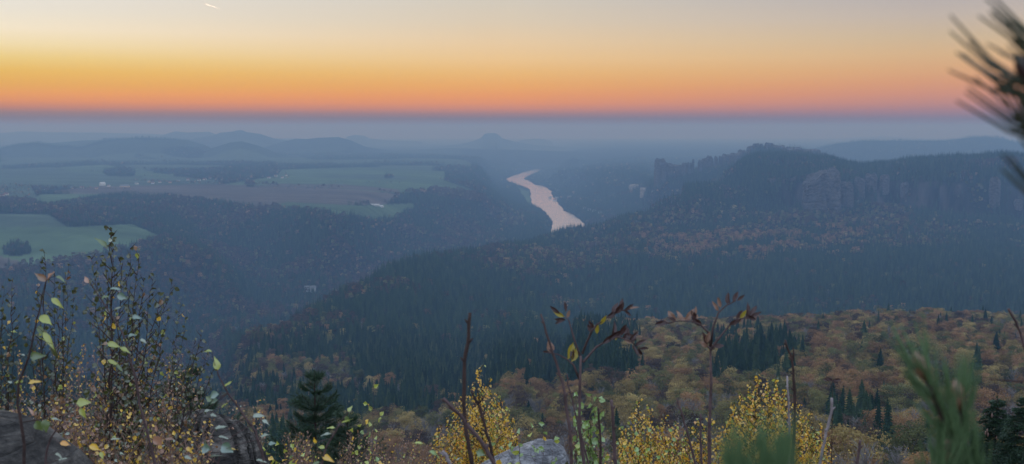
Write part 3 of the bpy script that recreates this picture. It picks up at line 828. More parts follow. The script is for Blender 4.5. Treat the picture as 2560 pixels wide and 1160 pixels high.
house(312, 468, 34, 12, 5, 0.1, 'ochrewash', 'slate', 'long cream barn right of the bright white village building', ymin=3000, cat='barn', name='barn')
house(936, 514, 32, 6, 3, -0.05, 'limewash', 'sheetmetal', 'long low white shed standing in the green field', ymin=2500, cat='shed', name='shed')
house(951, 517, 24, 6, 3, -0.5, 'limewash', 'sheetmetal', 'short white shed turned aslant in the green field', ymin=2500, cat='shed', name='shed')
house(107, 479, 12, 8, 5, 0.4, 'limewash', 'sheetmetal', 'small bright house alone at the left edge of the ploughed field', ymin=3000)
house(241, 473, 9, 7, 5, 0.2, 'ochrewash', 'tiles', 'small orange-walled house left of the bright white village building', ymin=3000)
vill = [(272,467),(6,491),(3,497),(16,488),(30,512),(60,508),(372,456),(382,460),(400,457),(425,458),(446,455),(470,451),(498,452),(512,450),(526,447),(540,449),(556,450),(575,445),(604,447),(618,449),(655,443),(672,446),(690,441),(706,446),(715,440),(342,461),(205,471),(180,472)]
for i, (px, py) in enumerate(vill):
    house(px, py, random.uniform(10, 15), 8.5, random.uniform(4, 6), random.uniform(-.8, .8), random.choice(['limewash', 'limewash', 'ochrewash']), random.choice(['tiles', 'slate', 'tiles']), 'small gabled house among trees in the plateau village', 'houses of the plateau village', 3000)
for i, (px, py) in enumerate([(1375,497),(1388,502),(1392,497),(1412,493),(1424,494),(1462,522),(1473,527),(1486,530),(1500,534),(1395,478)]):
    house(px, py, random.uniform(12, 18), 9, random.uniform(6, 8), random.uniform(-.8, .8), 'limewash', random.choice(['tiles', 'slate']), 'pale house on the wooded right bank of the river', 'houses along the right river bank', 3800)

# valley road: a draped sheet
b = MB(); rp_ = [hit(px, py, 1350) for px, py in [(470, 884), (500, 868), (540, 855), (575, 845), (600, 836)]]
for i, p in enumerate(rp_):
    b.v += [p+Vector((-1, -4, .6)), p+Vector((1, 4, .6))]
for i in range(len(rp_)-1): b.f.append((2*i, 2*i+2, 2*i+3, 2*i+1)); b.m.append(0)
tag(b.build('road', rough_mat('road_surface', (0.10, 0.10, 0.10), (0.16, 0.16, 0.16), 0.1, bump=0)), 'pale strip of road on the floor of the left valley', kind='structure')

# contrails: thin ice clouds caught by the last sun, beyond the haze
def contrail(p0, p1, Y, r0, r1, label, dens):
    b = MB(); a, c = at(p0[0], p0[1], Y), at(p1[0], p1[1], Y)
    pts = [a.lerp(c, t) for t in (0, .15, .4, .7, 1)]
    b.tube(pts, [r0*.3, r0, (r0+r1)/2, r1, r1*.3], 8)
    m, nt, out = newmat('contrail_ice')
    v = nt.nodes.new('ShaderNodeVolumeScatter'); v.inputs['Color'].default_value = (1, 1, 1, 1); v.inputs['Density'].default_value = dens; v.inputs['Anisotropy'].default_value = 0.9
    e = nt.nodes.new('ShaderNodeEmission'); nt.links.new(v.outputs[0], out.inputs['Volume'])
    nt.nodes.remove(e)
    o = b.build('contrail', m); tag(o, label, 'contrail')
contrail((512, 9), (552, 23), 60000, 38, 24, 'short bright contrail high in the pale sky at upper left', 0.006)
contrail((883, 161), (887, 168), 60000, 22, 14, 'tiny faint contrail low in the orange sky', 0.010)

# ------------------------------------------------------------------ lookout ground
def gz(x, y):
    t = max(0.0, y-1.0)
    return EYE-1.75-0.037*t*t if y < 30 else EYE-1.75-0.037*841-2.2*(y-30)
b = MB(); nx_, ny_ = 90, 110
xs = [-120*abs(1-2*i/(nx_-1))**1.8*(1 if i < nx_/2 else -1) for i in range(nx_)]
ys = [-120+ (150*(j/(ny_-1))**0.55) for j in range(ny_)]
for j in range(ny_):
    for i in range(nx_):
        x, y = xs[i], ys[j]
        n_ = float(fbm(np.array(x/1.7), np.array(y/1.7), 3, 4)-.5)
        b.v.append(Vector((x, y, gz(x, y)+n_*.5)))
for j in range(ny_-1):
    for i in range(nx_-1):
        q = j*nx_+i; b.f.append((q, q+1, q+nx_+1, q+nx_)); b.m.append(0)
tag(b.build('ground', rough_mat('heath_soil', (0.035, 0.026, 0.018), (0.11, 0.08, 0.05), 3, bump=.5, bscale=20)), 'rocky heath ground of the lookout dropping away in front', kind='structure')

# ------------------------------------------------------------------ boulders
def boulder_mat(name, c0, c1, c2):
    m, nt, out = newmat(name); N = nt.nodes; L = nt.links
    tc = N.new('ShaderNodeTexCoord')
    mp = N.new('ShaderNodeMapping'); mp.inputs['Rotation'].default_value = (0.5, 0.6, 0.3); mp.inputs['Scale'].default_value = (1, 1, 5)
    L.new(tc.outputs['Object'], mp.inputs['Vector'])
    n1 = N.new('ShaderNodeTexNoise'); n1.inputs['Scale'].default_value = 2.4; n1.inputs['Detail'].default_value = 10; n1.inputs['Roughness'].default_value = .7; L.new(mp.outputs[0], n1.inputs['Vector'])
    n2 = N.new('ShaderNodeTexNoise'); n2.inputs['Scale'].default_value = 9; n2.inputs['Detail'].default_value = 8; n2.inputs['Roughness'].default_value = .75; L.new(tc.outputs['Object'], n2.inputs['Vector'])
    vo = N.new('ShaderNodeTexVoronoi'); vo.feature = 'DISTANCE_TO_EDGE'; vo.inputs['Scale'].default_value = 2.2; L.new(mp.outputs[0], vo.inputs['Vector'])
    r1 = ramp(nt, [(0.34, c0), (0.5, c1), (0.66, c2)]); L.new(n1.outputs['Fac'], r1.inputs['Fac'])
    r2 = ramp(nt, [(0.38, (0.35, 0.35, 0.36)), (0.6, (1.15, 1.12, 1.1))]); L.new(n2.outputs['Fac'], r2.inputs['Fac'])
    mx = N.new('ShaderNodeMix'); mx.data_type = 'RGBA'; mx.blend_type = 'MULTIPLY'; mx.inputs[0].default_value = 1
    L.new(r1.outputs[0], mx.inputs[6]); L.new(r2.outputs[0], mx.inputs[7])
    p = N.new('ShaderNodeBsdfPrincipled'); p.inputs['Roughness'].default_value = .8; p.inputs['Specular IOR Level'].default_value = .3
    L.new(mx.outputs[2], p.inputs['Base Color'])
    rv = ramp(nt, [(0.0, (0, 0, 0)), (0.06, (1, 1, 1))]); L.new(vo.outputs['Distance'], rv.inputs['Fac'])
    ad = N.new('ShaderNodeMath'); ad.operation = 'MULTIPLY_ADD'; L.new(n1.outputs['Fac'], ad.inputs[0]); ad.inputs[1].default_value = 2.2; L.new(n2.outputs['Fac'], ad.inputs[2])
    a2 = N.new('ShaderNodeMath'); a2.operation = 'MULTIPLY_ADD'; L.new(rv.outputs[0], a2.inputs[0]); a2.inputs[1].default_value = 0.35; L.new(ad.outputs[0], a2.inputs[2])
    bp = N.new('ShaderNodeBump'); bp.inputs['Strength'].default_value = 1; bp.inputs['Distance'].default_value = .045
    L.new(a2.outputs[0], bp.inputs['Height']); L.new(bp.outputs[0], p.inputs['Normal'])
    L.new(p.outputs[0], out.inputs['Surface']); return m
M['boulder'] = boulder_mat('lichen_sandstone', (0.022, 0.020, 0.019), (0.095, 0.085, 0.075), (0.27, 0.24, 0.205))
M['boulder_grey'] = boulder_mat('grey_sandstone', (0.09, 0.09, 0.095), (0.24, 0.24, 0.25), (0.42, 0.41, 0.40))
def boulder(label, outline, Y, thick, seed, mat='boulder', rough=.10, furrow=0.05, tilt=0.6):
    """rounded block: outline points give the crest line it shows against what is behind"""
    b = MB(); r = np.random.RandomState(seed)
    o = [at(px, py, Y+thick*.9) for px, py in outline]
    x0, x1 = o[0].x, o[-1].x; n1, n2 = 150, 90
    xs_ = np.linspace(x0, x1, n1); zt = np.interp(xs_, [p.x for p in o], [p.z for p in o])
    for _ in range(4): zt[1:-1] = (zt[:-2]+zt[1:-1]*2+zt[2:])/4
    zb = float(min(zt))-0.9
    for i, x in enumerate(xs_):
        for j in range(n2):
            a = math.pi*(-0.12+1.24*j/(n2-1))      # over the top from front to back
            ex = 1-(2*abs(i/(n1-1)-.5))**4*.35
            yy = -math.cos(a)*thick*ex; zz = max(math.sin(a), -0.2)
            f = float(fbm(np.array(x*2.1+seed), np.array(yy*2.1+a*1.3), seed, 5)-.5)
            g = float(vnoise(np.array((x*tilt+yy)*9+f*4.0), np.array(x*.9), seed+3))
            g = -furrow*max(0, 1-abs(g-.5)*7)
            hh = (zt[i]-zb)
            b.v.append(Vector((x+f*rough*.6, Y+thick+yy*(1+f*.2), zb+hh*(max(zz, -.2)**1 if zz > 0 else zz)**(0.8 if zz > 0 else 1)+(f*rough+g)*math.sin(max(0.0, min(a, math.pi))))))
    for i in range(n1-1):
        for j in range(n2-1):
            q = i*n2+j; b.f.append((q, q+n2, q+n2+1, q+1)); b.m.append(0)
    for i, rv in ((0, False), (n1-1, True)):
        c = len(b.v); b.v.append(sum((b.v[i*n2+j] for j in range(n2)), Vector())/n2)
        for j in range(n2-1):
            q = i*n2+j; b.f.append((q, q+1, c) if not rv else (q+1, q, c)); b.m.append(0)
    c = sum((Vector(v) for v in b.v), Vector())/len(b.v); c.z = zb
    b.v = [v-c for v in b.v]
    ob = b.build('boulder', M[mat]); ob.location = c
    tag(ob, label, 'boulder'); return ob
boulder('dark lichened boulder filling the lower left corner', [(-300,1030),(-120,1036),(-30,1046),(20,1056),(60,1076),(95,1106),(140,1135),(185,1180),(230,1270)], 4.0, .55, 5, rough=.05, furrow=.03)
boulder('furrowed brown boulder behind the birch twigs at lower left', [(300,1300),(330,1160),(370,1098),(410,1056),(450,1036),(500,1026),(545,1034),(590,1058),(630,1100),(655,1150),(700,1300)], 8.6, .55, 8, rough=.12, furrow=.10, tilt=1.2)
boulder('smooth pale grey boulder between the golden birches at the bottom', [(1150,1215),(1200,1168),(1250,1142),(1300,1120),(1345,1104),(1385,1108),(1412,1125),(1425,1155),(1440,1230)], 11, .7, 12, 'boulder_grey', rough=.07, furrow=.02)

# ------------------------------------------------------------------ foreground plants
def leafmat(name, c, tr=0.35, gl=0.10, v=0.35):
    c0 = tuple(x*(1-v) for x in c); c2 = tuple(min(1, x*(1+v)) for x in c)
    return foliage_mat(name, c0, c, c2, transl=tr, nscale=3.0, gloss=gl, rand=False)
LM = {
 'dkolive': leafmat('dark_olive_leaf', (0.068, 0.080, 0.018)),
 'ygreen': leafmat('yellow_green_leaf', (0.38, 0.42, 0.06)),
 'fresh': leafmat('fresh_green_leaf', (0.24, 0.36, 0.10)),
 'gold': leafmat('gold_leaf', (0.80, 0.50, 0.045), tr=.45),
 'orange': leafmat('orange_leaf', (0.74, 0.36, 0.04), tr=.4),
 'brown': leafmat('brown_leaf', (0.26, 0.14, 0.06)),
 'rust': leafmat('rust_leaf', (0.42, 0.22, 0.13)),
 'pale': leafmat('pale_leaf_underside', (0.27, 0.31, 0.22), tr=.25),
 'teal': leafmat('blue_green_leaf', (0.12, 0.21, 0.13), gl=.16),
 'green': leafmat('mid_green_leaf', (0.11, 0.165, 0.035)),
 'wither': leafmat('withered_leaflet', (0.055, 0.024, 0.020), tr=.15, gl=.04),
 'witherlt': leafmat('withered_tan_leaflet', (0.26, 0.15, 0.10), tr=.2, gl=.04),
 'witherye': leafmat('withered_yellow_leaflet', (0.34, 0.27, 0.03), tr=.3, gl=.04),
 'needle': leafmat('pine_needle', (0.12, 0.20, 0.085), tr=.1, gl=.06),
 'needledk': leafmat('dark_pine_needle', (0.055, 0.06, 0.028), tr=.08, gl=.05),
 'needlebl': leafmat('young_pine_needle', (0.036, 0.068, 0.034), tr=.08, gl=.04),
}
M['twig'] = rough_mat('purple_brown_twig', (0.055, 0.034, 0.032), (0.13, 0.085, 0.08), 30, bump=.2)
M['darktwig'] = rough_mat('dark_twig', (0.030, 0.020, 0.018), (0.075, 0.045, 0.038), 30, bump=.2)
M['greytwig'] = rough_mat('grey_twig', (0.16, 0.13, 0.13), (0.32, 0.27, 0.26), 30, bump=.2)
M['birchstem'] = rough_mat('young_birch_stem', (0.16, 0.10, 0.07), (0.38, 0.27, 0.21), 14, bump=.1)
M['redtwig'] = rough_mat('reddish_twig', (0.12, 0.07, 0.055), (0.30, 0.19, 0.15), 30, bump=0)

def bez(a, c, b_, n):
    return [a*(1-t)**2+c*(2*t*(1-t))+b_*t*t for t in [i/(n-1) for i in range(n)]]

def sapling(name, label, cat, base, tips, Y, leafL, leaves, mats, weights, stem='darktwig', group=None, r0=.008, twl=.16, tstep=.07, t0=.3, depth=.25, seed=1, ltw=3, lean=.3, lw=.8, hang=.45, wfun=None):
    """a clump of stems from one foot to many tips, side twigs and leaves; tips are (column, row) seen from the lookout"""
    r = random.Random(seed)
    B = at(base[0], base[1], Y); foot = Vector((B.x, Y, gz(B.x, Y)-.15))
    e = empty(name, foot, label, cat, group)
    sb = MB(foot); lb_ = MB(foot)
    wsum = list(weights)
    for ti, tp in enumerate(tips):
        Yt = Y+r.uniform(-depth, depth)
        T_ = at(tp[0], tp[1], Yt)
        c = Vector((foot.x+(T_.x-foot.x)*lean+r.uniform(-.05, .05), (foot.y+T_.y)/2, foot.z+(T_.z-foot.z)*.55))
        Ls = (T_-foot).length; n = max(8, int(Ls/.12))
        pts = bez(foot, c, T_, n)
        for i in range(1, n-1): pts[i] = pts[i]+Vector((r.uniform(-1, 1), r.uniform(-1, 1), 0))*.006*Ls
        rr = r0*(1.0 if ti == 0 else r.uniform(.45, .75))
        sb.tube(pts, [rr*(1-.88*i/(n-1)) for i in range(n)], 5)
        t = t0+r.uniform(0, tstep)
        while t < 1.0:
            k = t*(n-1); i = min(int(k), n-2); p = pts[i].lerp(pts[i+1], k-i); tg = (pts[i+1]-pts[i]).normalized()
            a = r.uniform(0, 6.283); sd = Vector((math.cos(a), math.sin(a), 0))
            d = (tg*.8+sd*.85).normalized(); l = twl*(1.15-(t-t0)/(1.001-t0))*r.uniform(.6, 1.5)
            q = p+d*l*.5+Vector((0, 0, .02*l)); e2 = p+d*l+Vector((0, 0, .12*l))
            sb.tube([p, q, e2], [rr*.35+.0006, rr*.22+.0005, .0007], 3, cap=False)
            m_ = max(1, int(ltw*l/twl+r.random()))
            for j in range(m_):
                if r.random() > leaves: continue
                f = (j+.6)/m_; lp = p.lerp(q, f*2) if f < .5 else q.lerp(e2, f*2-1)
                dd_ = Vector((r.uniform(-1, 1), r.uniform(-1, 1), r.uniform(-.9, .5)-hang))
                nn_ = Vector((r.uniform(-1, 1), r.uniform(-1, .3), r.uniform(-.3, 1)))
                w_ = wfun(lp, wsum) if wfun else wsum
                s = leafL*r.uniform(.65, 1.25)
                lb_.leaf(lp, dd_, nn_, s, s*lw, r.choices(range(len(mats)), w_)[0], 4 if Y < 9 else 1, r.uniform(.02, .22), r.uniform(0, .3))
            t += tstep*r.uniform(.6, 1.3)
        for j in range(2):
            if leaves > .3:
                lb_.leaf(pts[-1-j], Vector((r.uniform(-1, 1), r.uniform(-1, 1), r.uniform(-.3, 1))), Vector((r.uniform(-1, 1), -1, r.uniform(-1, 1))), leafL, leafL*lw, 0)
    sb.build('stem', M[stem], e)
    if lb_.v: lb_.build('foliage', [LM[k] for k in mats], e, False)
    return e

def hw(z0, z1):   # leaves darker olive high up, more gold and brown lower down
    def f(p, w):
        t = min(1, max(0, (p.z-z0)/(z1-z0)))
        return [w[0]*(.08+t*1.6)]+[x*(1.25-t) for x in w[1:]]
    return f
bl = ['dkolive', 'ygreen', 'gold', 'brown', 'pale']
sapling('birch_sapling', 'tallest young birch at lower left with dark olive leaves up to its thin tip', 'birch', (272,1200),
        [(280,570),(282,600),(325,622),(348,628),(385,690),(300,640),(262,640),(430,705),(400,740),(360,700),(228,645),(420,800),(250,730),(340,760)], 7.0, .035, .92, bl, [6,1.0,.6,2.2,.15], r0=.014, twl=.25, tstep=.022, t0=.28, ltw=5, seed=3, depth=.45, wfun=hw(367.6, 368.6))
sapling('birch_sapling', 'young birch at the left with two narrow leafy tips beside the tallest birch', 'birch', (120,1200),
        [(110,628),(135,662),(165,680),(172,665),(95,700),(185,725),(150,740),(70,790)], 7.4, .034, .88, bl, [5,1.0,1.2,2.2,.3], r0=.010, twl=.22, tstep=.024, t0=.26, ltw=4, seed=4, depth=.4, wfun=hw(367.3, 368.5))
sapling('birch_sapling', 'young birch cut by the left edge with leaves turning gold lower down', 'birch', (-10,1200),
        [(30,702),(12,722),(-25,700),(5,780),(40,820),(-40,760),(25,870)], 7.2, .034, .88, bl, [4,1.4,2.2,1.2,.3], r0=.010, twl=.22, tstep=.024, t0=.28, ltw=4, seed=5, depth=.4, wfun=hw(367.3, 368.3))
sapling('birch_sapling', 'young birch leaning right whose twigs reach over the valley', 'birch', (360,1210),
        [(505,832),(488,850),(462,800),(452,760),(520,880),(440,840),(545,905),(480,900),(400,860)], 7.6, .033, .88, bl, [3,1.0,1.4,2.6,.3], r0=.010, twl=.23, tstep=.023, t0=.28, ltw=4, seed=6, depth=.4, wfun=hw(367.0, 368.0))
# brown brush in the lower left
R2 = random.Random(77)
for k, (cx, w, top, Yb, lab) in enumerate([
   (40, 90, 880, 10.5, 'brown twiggy bush with gold specks at the far left behind the boulder'),
   (130, 90, 860, 11.5, 'brown twiggy bush behind the left birch pair'),
   (215, 80, 850, 10.0, 'brown twiggy bush at the foot of the tallest birch, left side'),
   (300, 80, 860, 9.6, 'brown twiggy bush at the foot of the tallest birch, right side'),
   (385, 80, 880, 10.6, 'reddish twiggy bush rising behind the furrowed boulder, left end'),
   (455, 70, 905, 11.0, 'reddish twiggy bush rising behind the furrowed boulder, right end'),
   (330, 110, 960, 7.9, 'thin reddish twigs with small pale leaves in front of the furrowed boulder'),
   (200, 100, 980, 7.4, 'thin twigs with brown leaves right of the corner boulder'),
   (90, 80, 990, 6.6, 'low golden brown twigs just behind the corner boulder'),
   (260, 90, 1010, 6.4, 'low golden brown twigs at the very foot of the tallest birch'),
   (440, 90, 1040, 6.6, 'low straggling twigs with gold leaves across the furrowed boulder'),
   (600, 70, 1000, 9.8, 'yellow brown bush behind the right end of the furrowed boulder')]):
    tips = [(cx+R2.uniform(-w, w), top+R2.uniform(0, 1)**1.4*170) for _ in range(22)]
    sapling('twiggy_bush', lab, 'bush', (cx, 1200), tips, Yb, .026, .8, ['brown', 'gold', 'dkolive', 'pale', 'rust'], [2.4, 3.0, 2.0, 1.1, 1.3], stem='redtwig', group='twiggy bushes at lower left', r0=.007, twl=.26, tstep=.020, t0=.35, seed=20+k, depth=.8, ltw=3, lean=.5)

# golden birches
for k, (bx, Yb, tips, lab, st, w) in enumerate([
   (1190, 17, [(1203,918),(1185,955),(1225,950),(1165,990),(1245,985),(1140,1010),(1262,1020),(1120,1040),(1280,1050),(1200,1000),(1100,1065),(1232,1030),(1290,1085),(1150,1050),(1262,1075),(1090,1095),(1210,1060)], 'golden birch with a narrow pointed top left of the grey boulder', .026, [.3,2.0,7,1.6]),
   (1640, 16, [(1600,1000),(1625,1015),(1580,1040),(1660,1040),(1560,1070),(1690,1060),(1645,1060),(1605,1060),(1720,1085),(1550,1100),(1620,1090),(1675,1095),(1575,1110)], 'low golden birch left of the thin bare rod at bottom centre right', .034, [.5,2.4,6,1.6]),
   (1750, 17, [(1745,1050),(1770,1030),(1725,1065),(1795,1070),(1710,1095),(1760,1090),(1815,1095),(1740,1110)], 'sparse yellow birch standing in the gap between two fuller golden birches', .045, [.6,2.8,5,1.4]),
   (1900, 16, [(1893,938),(1875,965),(1920,955),(1850,985),(1945,950),(1965,975),(1835,1010),(1985,1000),(1870,1010),(1925,1010),(2005,1040),(1820,1050),(1955,1040),(2030,1070),(1890,1060),(1850,1080),(2050,1100),(1990,1080)], 'broad golden birch at lower right behind the blurred needles', .028, [.5,2.2,6.5,1.4]),
   (2040, 17, [(2000,1010),(2025,1030),(2050,1060),(2010,1060),(2065,1090),(2035,1090)], 'small golden birch leaning on the right side of the broad golden birch', .04, [.5,2.0,6,1.6])]):
    sapling('golden_birch', lab, 'birch', (bx, 1250), tips, Yb, .050, .98, ['dkolive', 'ygreen', 'gold', 'orange'], w, stem='darktwig', group='golden birches below the lookout', r0=.02, twl=.32, tstep=st*.15, t0=.76, seed=40+k, depth=.8, ltw=8, lean=.9)
for k, (cx, w, top, Yb, lab) in enumerate([
   (900, 60, 1075, 15, 'brown thinning bush right of the young pine'),
   (985, 60, 1070, 15.5, 'brown thinning bush midway between pine and golden birch'),
   (1060, 55, 1065, 16, 'brown thinning bush touching the pointed golden birch'),
   (740, 40, 1080, 14, 'yellow leaved bush at the foot of the young pine'),
   (2130, 70, 1090, 22, 'brown bush right of the golden birches'),
   (2330, 90, 1105, 24, 'brown bush behind the blurred pine shoot'),
   (1480, 60, 1110, 14, 'brown bush behind the green sapling'),
   (1400, 40, 1120, 15, 'brown bush right behind the grey boulder')]):
    tips = [(cx+R2.uniform(-w, w), top+R2.uniform(0, 1)**1.3*110) for _ in range(26)]
    sapling('thinning_bush', lab, 'bush', (cx, 1240), tips, Yb, .034, .7, ['brown', 'gold', 'dkolive', 'ygreen', 'rust'], [3.2, 1.8, 1.2, 1.2 if cx > 700 else 3, 1.2], stem='redtwig', group='thinning bushes below the lookout', r0=.011, twl=.34, tstep=.011, t0=.72, seed=70+k, depth=1, ltw=3, lean=.8)
# fresh green sapling and low green twigs
sapling('green_sapling', 'slender sapling with fresh light green leaves behind the withered rowan', 'sapling', (1465,1240), [(1445,990),(1480,985),(1495,995),(1440,1040),(1470,1060),(1500,1040),(1450,1100),(1480,1120)], 5.2, .034, .95, ['fresh', 'ygreen', 'dkolive'], [6, 2.5, .4], stem='twig', r0=.007, twl=.10, tstep=.022, t0=.45, seed=90, depth=.12, ltw=3, lean=.8, lw=.85)
sapling('green_sapling', 'low twigs with hanging light green leaves above the grey boulder', 'sapling', (1340,1260), [(1300,1085),(1330,1070),(1362,1060),(1275,1120),(1385,1100),(1240,1110)], 5.6, .034, .85, ['fresh', 'ygreen', 'gold'], [6, 2, .4], stem='twig', r0=.005, twl=.10, tstep=.06, t0=.6, seed=91, depth=.12, ltw=2, lean=.6, lw=.8)
sapling('green_sapling', 'thin shoot with light yellow leaves between pine and golden birch', 'sapling', (905,1260), [(935,970),(920,1010),(905,1060),(950,1040),(880,1080)], 6, .034, .8, ['ygreen', 'fresh', 'gold'], [5, 2, 2], stem='twig', r0=.004, twl=.09, tstep=.09, t0=.55, seed=92, depth=.15, ltw=2, lean=.7, lw=.8)
sapling('green_sapling', 'leafy shoots with green and yellow leaves at the foot of the low golden birch', 'sapling', (1600,1260), [(1560,1065),(1590,1090),(1620,1080),(1540,1110),(1655,1100),(1680,1080)], 7, .034, .85, ['fresh', 'ygreen', 'gold'], [3, 4, 3], stem='twig', r0=.005, twl=.12, tstep=.07, t0=.5, seed=93, depth=.2, ltw=3, lean=.6, lw=.8)
sapling('green_sapling', 'yellowing shoots right of the furrowed boulder at the foot of the pine', 'sapling', (700,1260), [(690,1110),(715,1130),(735,1120),(665,1125),(750,1140)], 6.4, .038, .85, ['ygreen', 'gold', 'fresh'], [5, 4, 1], stem='twig', r0=.004, twl=.12, tstep=.06, t0=.6, seed=94, depth=.2, ltw=3, lean=.6, lw=.8)

# conifers close by
def conifer(name, label, cat, px, py, Y, slope, wspace, up, nlen, nper, tstep, mat, seed, Lmax=2.2, group=None, vis=3.2, cones=False, nw=.004):
    r = random.Random(seed); top = at(px, py, Y); g = gz(top.x, Y) if Y < 24 else float(hgt(top.x, Y))
    base = Vector((top.x, Y, g-.2)); e = empty(name, base, label, cat, group)
    tb = MB(base); nb = MB(base)
    Hh = top.z-base.z
    tb.tube([base, base.lerp(top, .6), top-Vector((0, 0, .4)), top], [.09, .05, .014, .006], 7)
    z = .12; first = True
    def tuft(p, d, n, l):
        for _ in range(n):
            dd_ = (d+Vector((r.uniform(-1, 1), r.uniform(-1, 1), r.uniform(-1, 1)))*.85).normalized()
            s = dd_.cross(Vector((r.uniform(-1, 1), r.uniform(-1, 1), r.uniform(-1, 1)))).normalized()*nw
            q = len(nb.v); p0 = p-base
            nb.v += [p0-s, p0+s, p0+dd_*l*r.uniform(.8, 1.15)]; nb.f.append((q, q+1, q+2)); nb.m.append(0)
    zz = 0
    while zz < .9:
        tuft(top-Vector((0, 0, zz)), Vector((0, 0, 1)), nper, nlen); zz += tstep
    while z < min(Hh-1, vis):
        Lb = min(Lmax, .10+slope*z); k = r.choice([4, 5, 5, 6]); off = r.uniform(0, 6.28)
        for j in range(k):
            a = off+6.283*j/k+r.uniform(-.3, .3); d = Vector((math.cos(a), math.sin(a), 0)); L_ = Lb*r.uniform(.5, 1.3)
            p0 = top-Vector((0, 0, z+r.uniform(-.06, .06)))
            pts = [p0+d*L_*t+Vector((0, 0, L_*(up[0]*t+up[1]*t*t))) for t in (0, .25, .5, .75, 1)]
            tb.tube(pts, [.011, .009, .007, .005, .003], 4, cap=False)
            sides = [(pts, 1.0)]
            for t in (.35, .5, .65, .8):
                for sg in (-1, 1):
                    i = int(t*4); q0 = pts[i].lerp(pts[min(i+1, 4)], t*4-i); sd = Vector((-d.y, d.x, 0))*sg
                    l2 = L_*(1-t)*.75+.05
                    e_ = q0+(d*.75+sd*.7).normalized()*l2+Vector((0, 0, up[1]*l2*.5+up[0]*l2*.5))
                    sides.append(([q0, (q0+e_)/2-Vector((0, 0, .01)), e_], .8))
            for pl, f in sides:
                tot = sum((pl[i+1]-pl[i]).length for i in range(len(pl)-1)); s_ = tot*.12 if f == 1 else 0.02
                while s_ <= tot:
                    acc = 0
                    for i in range(len(pl)-1):
                        sl_ = (pl[i+1]-pl[i]).length
                        if acc+sl_ >= s_: break
                        acc += sl_
                    t = min(1, (s_-acc)/max(sl_, 1e-5)); p = pl[i].lerp(pl[i+1], t)
                    tuft(p, (pl[i+1]-pl[i]).normalized(), nper, nlen); s_ += tstep
        z += wspace*r.uniform(.85, 1.15)
    tb.build('trunk', M['darktwig'], e); nb.build('needles', LM[mat], e, False)
    if cones:
        for cx_, cy_ in cones:
            c = at(cx_, cy_, Y-.35); cb = MB(base); cb.tube([c+Vector((0, 0, .07)), c+Vector((0, 0, .04)), c, c-Vector((0, 0, .05))], [.006, .02, .022, .006], 8)
            cb.build('cone', M['redtwig'], e)
    return e
conifer('young_pine', 'young dark green pine rising left of centre at the bottom', 'pine', 786, 930, 20, .40, .27, (.35, .35), .10, 15, .045, 'needlebl', 1, 1.0, vis=2.6)
conifer('young_pine', 'small dark pine half hidden behind the right end of the furrowed boulder', 'pine', 470, 925, 14, .45, .24, (.3, .35), .08, 15, .04, 'needlebl', 2, .8, vis=1.5)
conifer('young_pine', 'small dark pine tip just right of the young pine', 'pine', 868, 1035, 19, .45, .25, (.35, .35), .08, 15, .04, 'needlebl', 3, .7, vis=1.2)
conifer('young_spruce', 'dark spruce top with hanging cones in the lower right corner', 'spruce', 2493, 992, 28, .42, .10, (.25, -.55), .055, 9, .035, 'needlebl', 4, 1.6, vis=2.2, cones=[(2468,1078),(2464,1084),(2470,1088),(2492,1096),(2518,1090),(2480,1040)], nw=.010)
conifer('young_spruce', 'dark spruce cut by the right edge of the picture', 'spruce', 2566, 985, 27, .42, .10, (.25, -.55), .055, 9, .035, 'needlebl', 5, 1.6, vis=2.2, nw=.010)
conifer('young_spruce', 'short dark spruce left of the coned spruce', 'spruce', 2440, 1070, 29, .38, .10, (.25, -.55), .055, 9, .035, 'needlebl', 6, 1.2, vis=1.4, nw=.010)

# bare rods and stalks
def stalk(label, pts, Y, r0, r1, mat='twig', group='bare stalks standing up at the lookout edge', buds=5, Y2=None, fork=()):
    P_ = [at(px, py, Y if Y2 is None else Y+(Y2-Y)*i/(len(pts)-1)) for i, (px, py) in enumerate(pts)]
    f = P_[0]; foot = Vector((f.x, f.y, gz(f.x, f.y)-.05))
    b = MB(foot); allp = [foot]+P_; n = len(allp)
    fine = []
    for i in range(n-1):
        for t in (0, .25, .5, .75): fine.append(allp[i].lerp(allp[i+1], t)+Vector((random.uniform(-1, 1), 0, random.uniform(-1, 1)))*.0014)
    fine.append(allp[-1]); k = len(fine)
    rad = [(r0+(r1-r0)*i/(k-1))*random.uniform(.92, 1.1) for i in range(k)]
    b.tube(fine, rad, 8)
    o = b.build('bare_stalk', M[mat]); 
    tag(o, label, 'stalk', group)
    for j in range(buds):
        i = int(k*(.35+.62*(j+.5)/buds)); i = min(i, k-2); d = (fine[i+1]-fine[i]).normalized(); s = Vector((random.choice([-1, 1]), random.uniform(-.5, .5), 0))
        bb = MB(foot); p = fine[i]; e_ = p+(d*.9+s*.8)*rad[i]*3.2
        bb.tube([p, p.lerp(e_, .5), e_], [rad[i]*.8, rad[i]*.75, rad[i]*.15], 6); bb.build('bud', M[mat], o)
    for q0, q1, rr in fork:
        bb = MB(foot); bb.tube([at(q0[0], q0[1], Y), at((q0[0]+q1[0])/2+2, (q0[1]+q1[1])/2, Y), at(q1[0], q1[1], Y)], [rr, rr*.8, rr*.35], 6); bb.build('side_twig', M[mat], o)
    return o
stalk('tall dark knobbly stalk at bottom centre, tallest of the bare stalks', [(1180,1170),(1170,1100),(1160,1040),(1160,905),(1172,840),(1175,782)], 2.4, .0055, .0036, 'darktwig')
stalk('thick stalk leaning left with a blunt tip beside the tall knobbly stalk', [(1240,1170),(1205,1105),(1150,1040),(1108,996)], 2.3, .0050, .0034, 'twig')
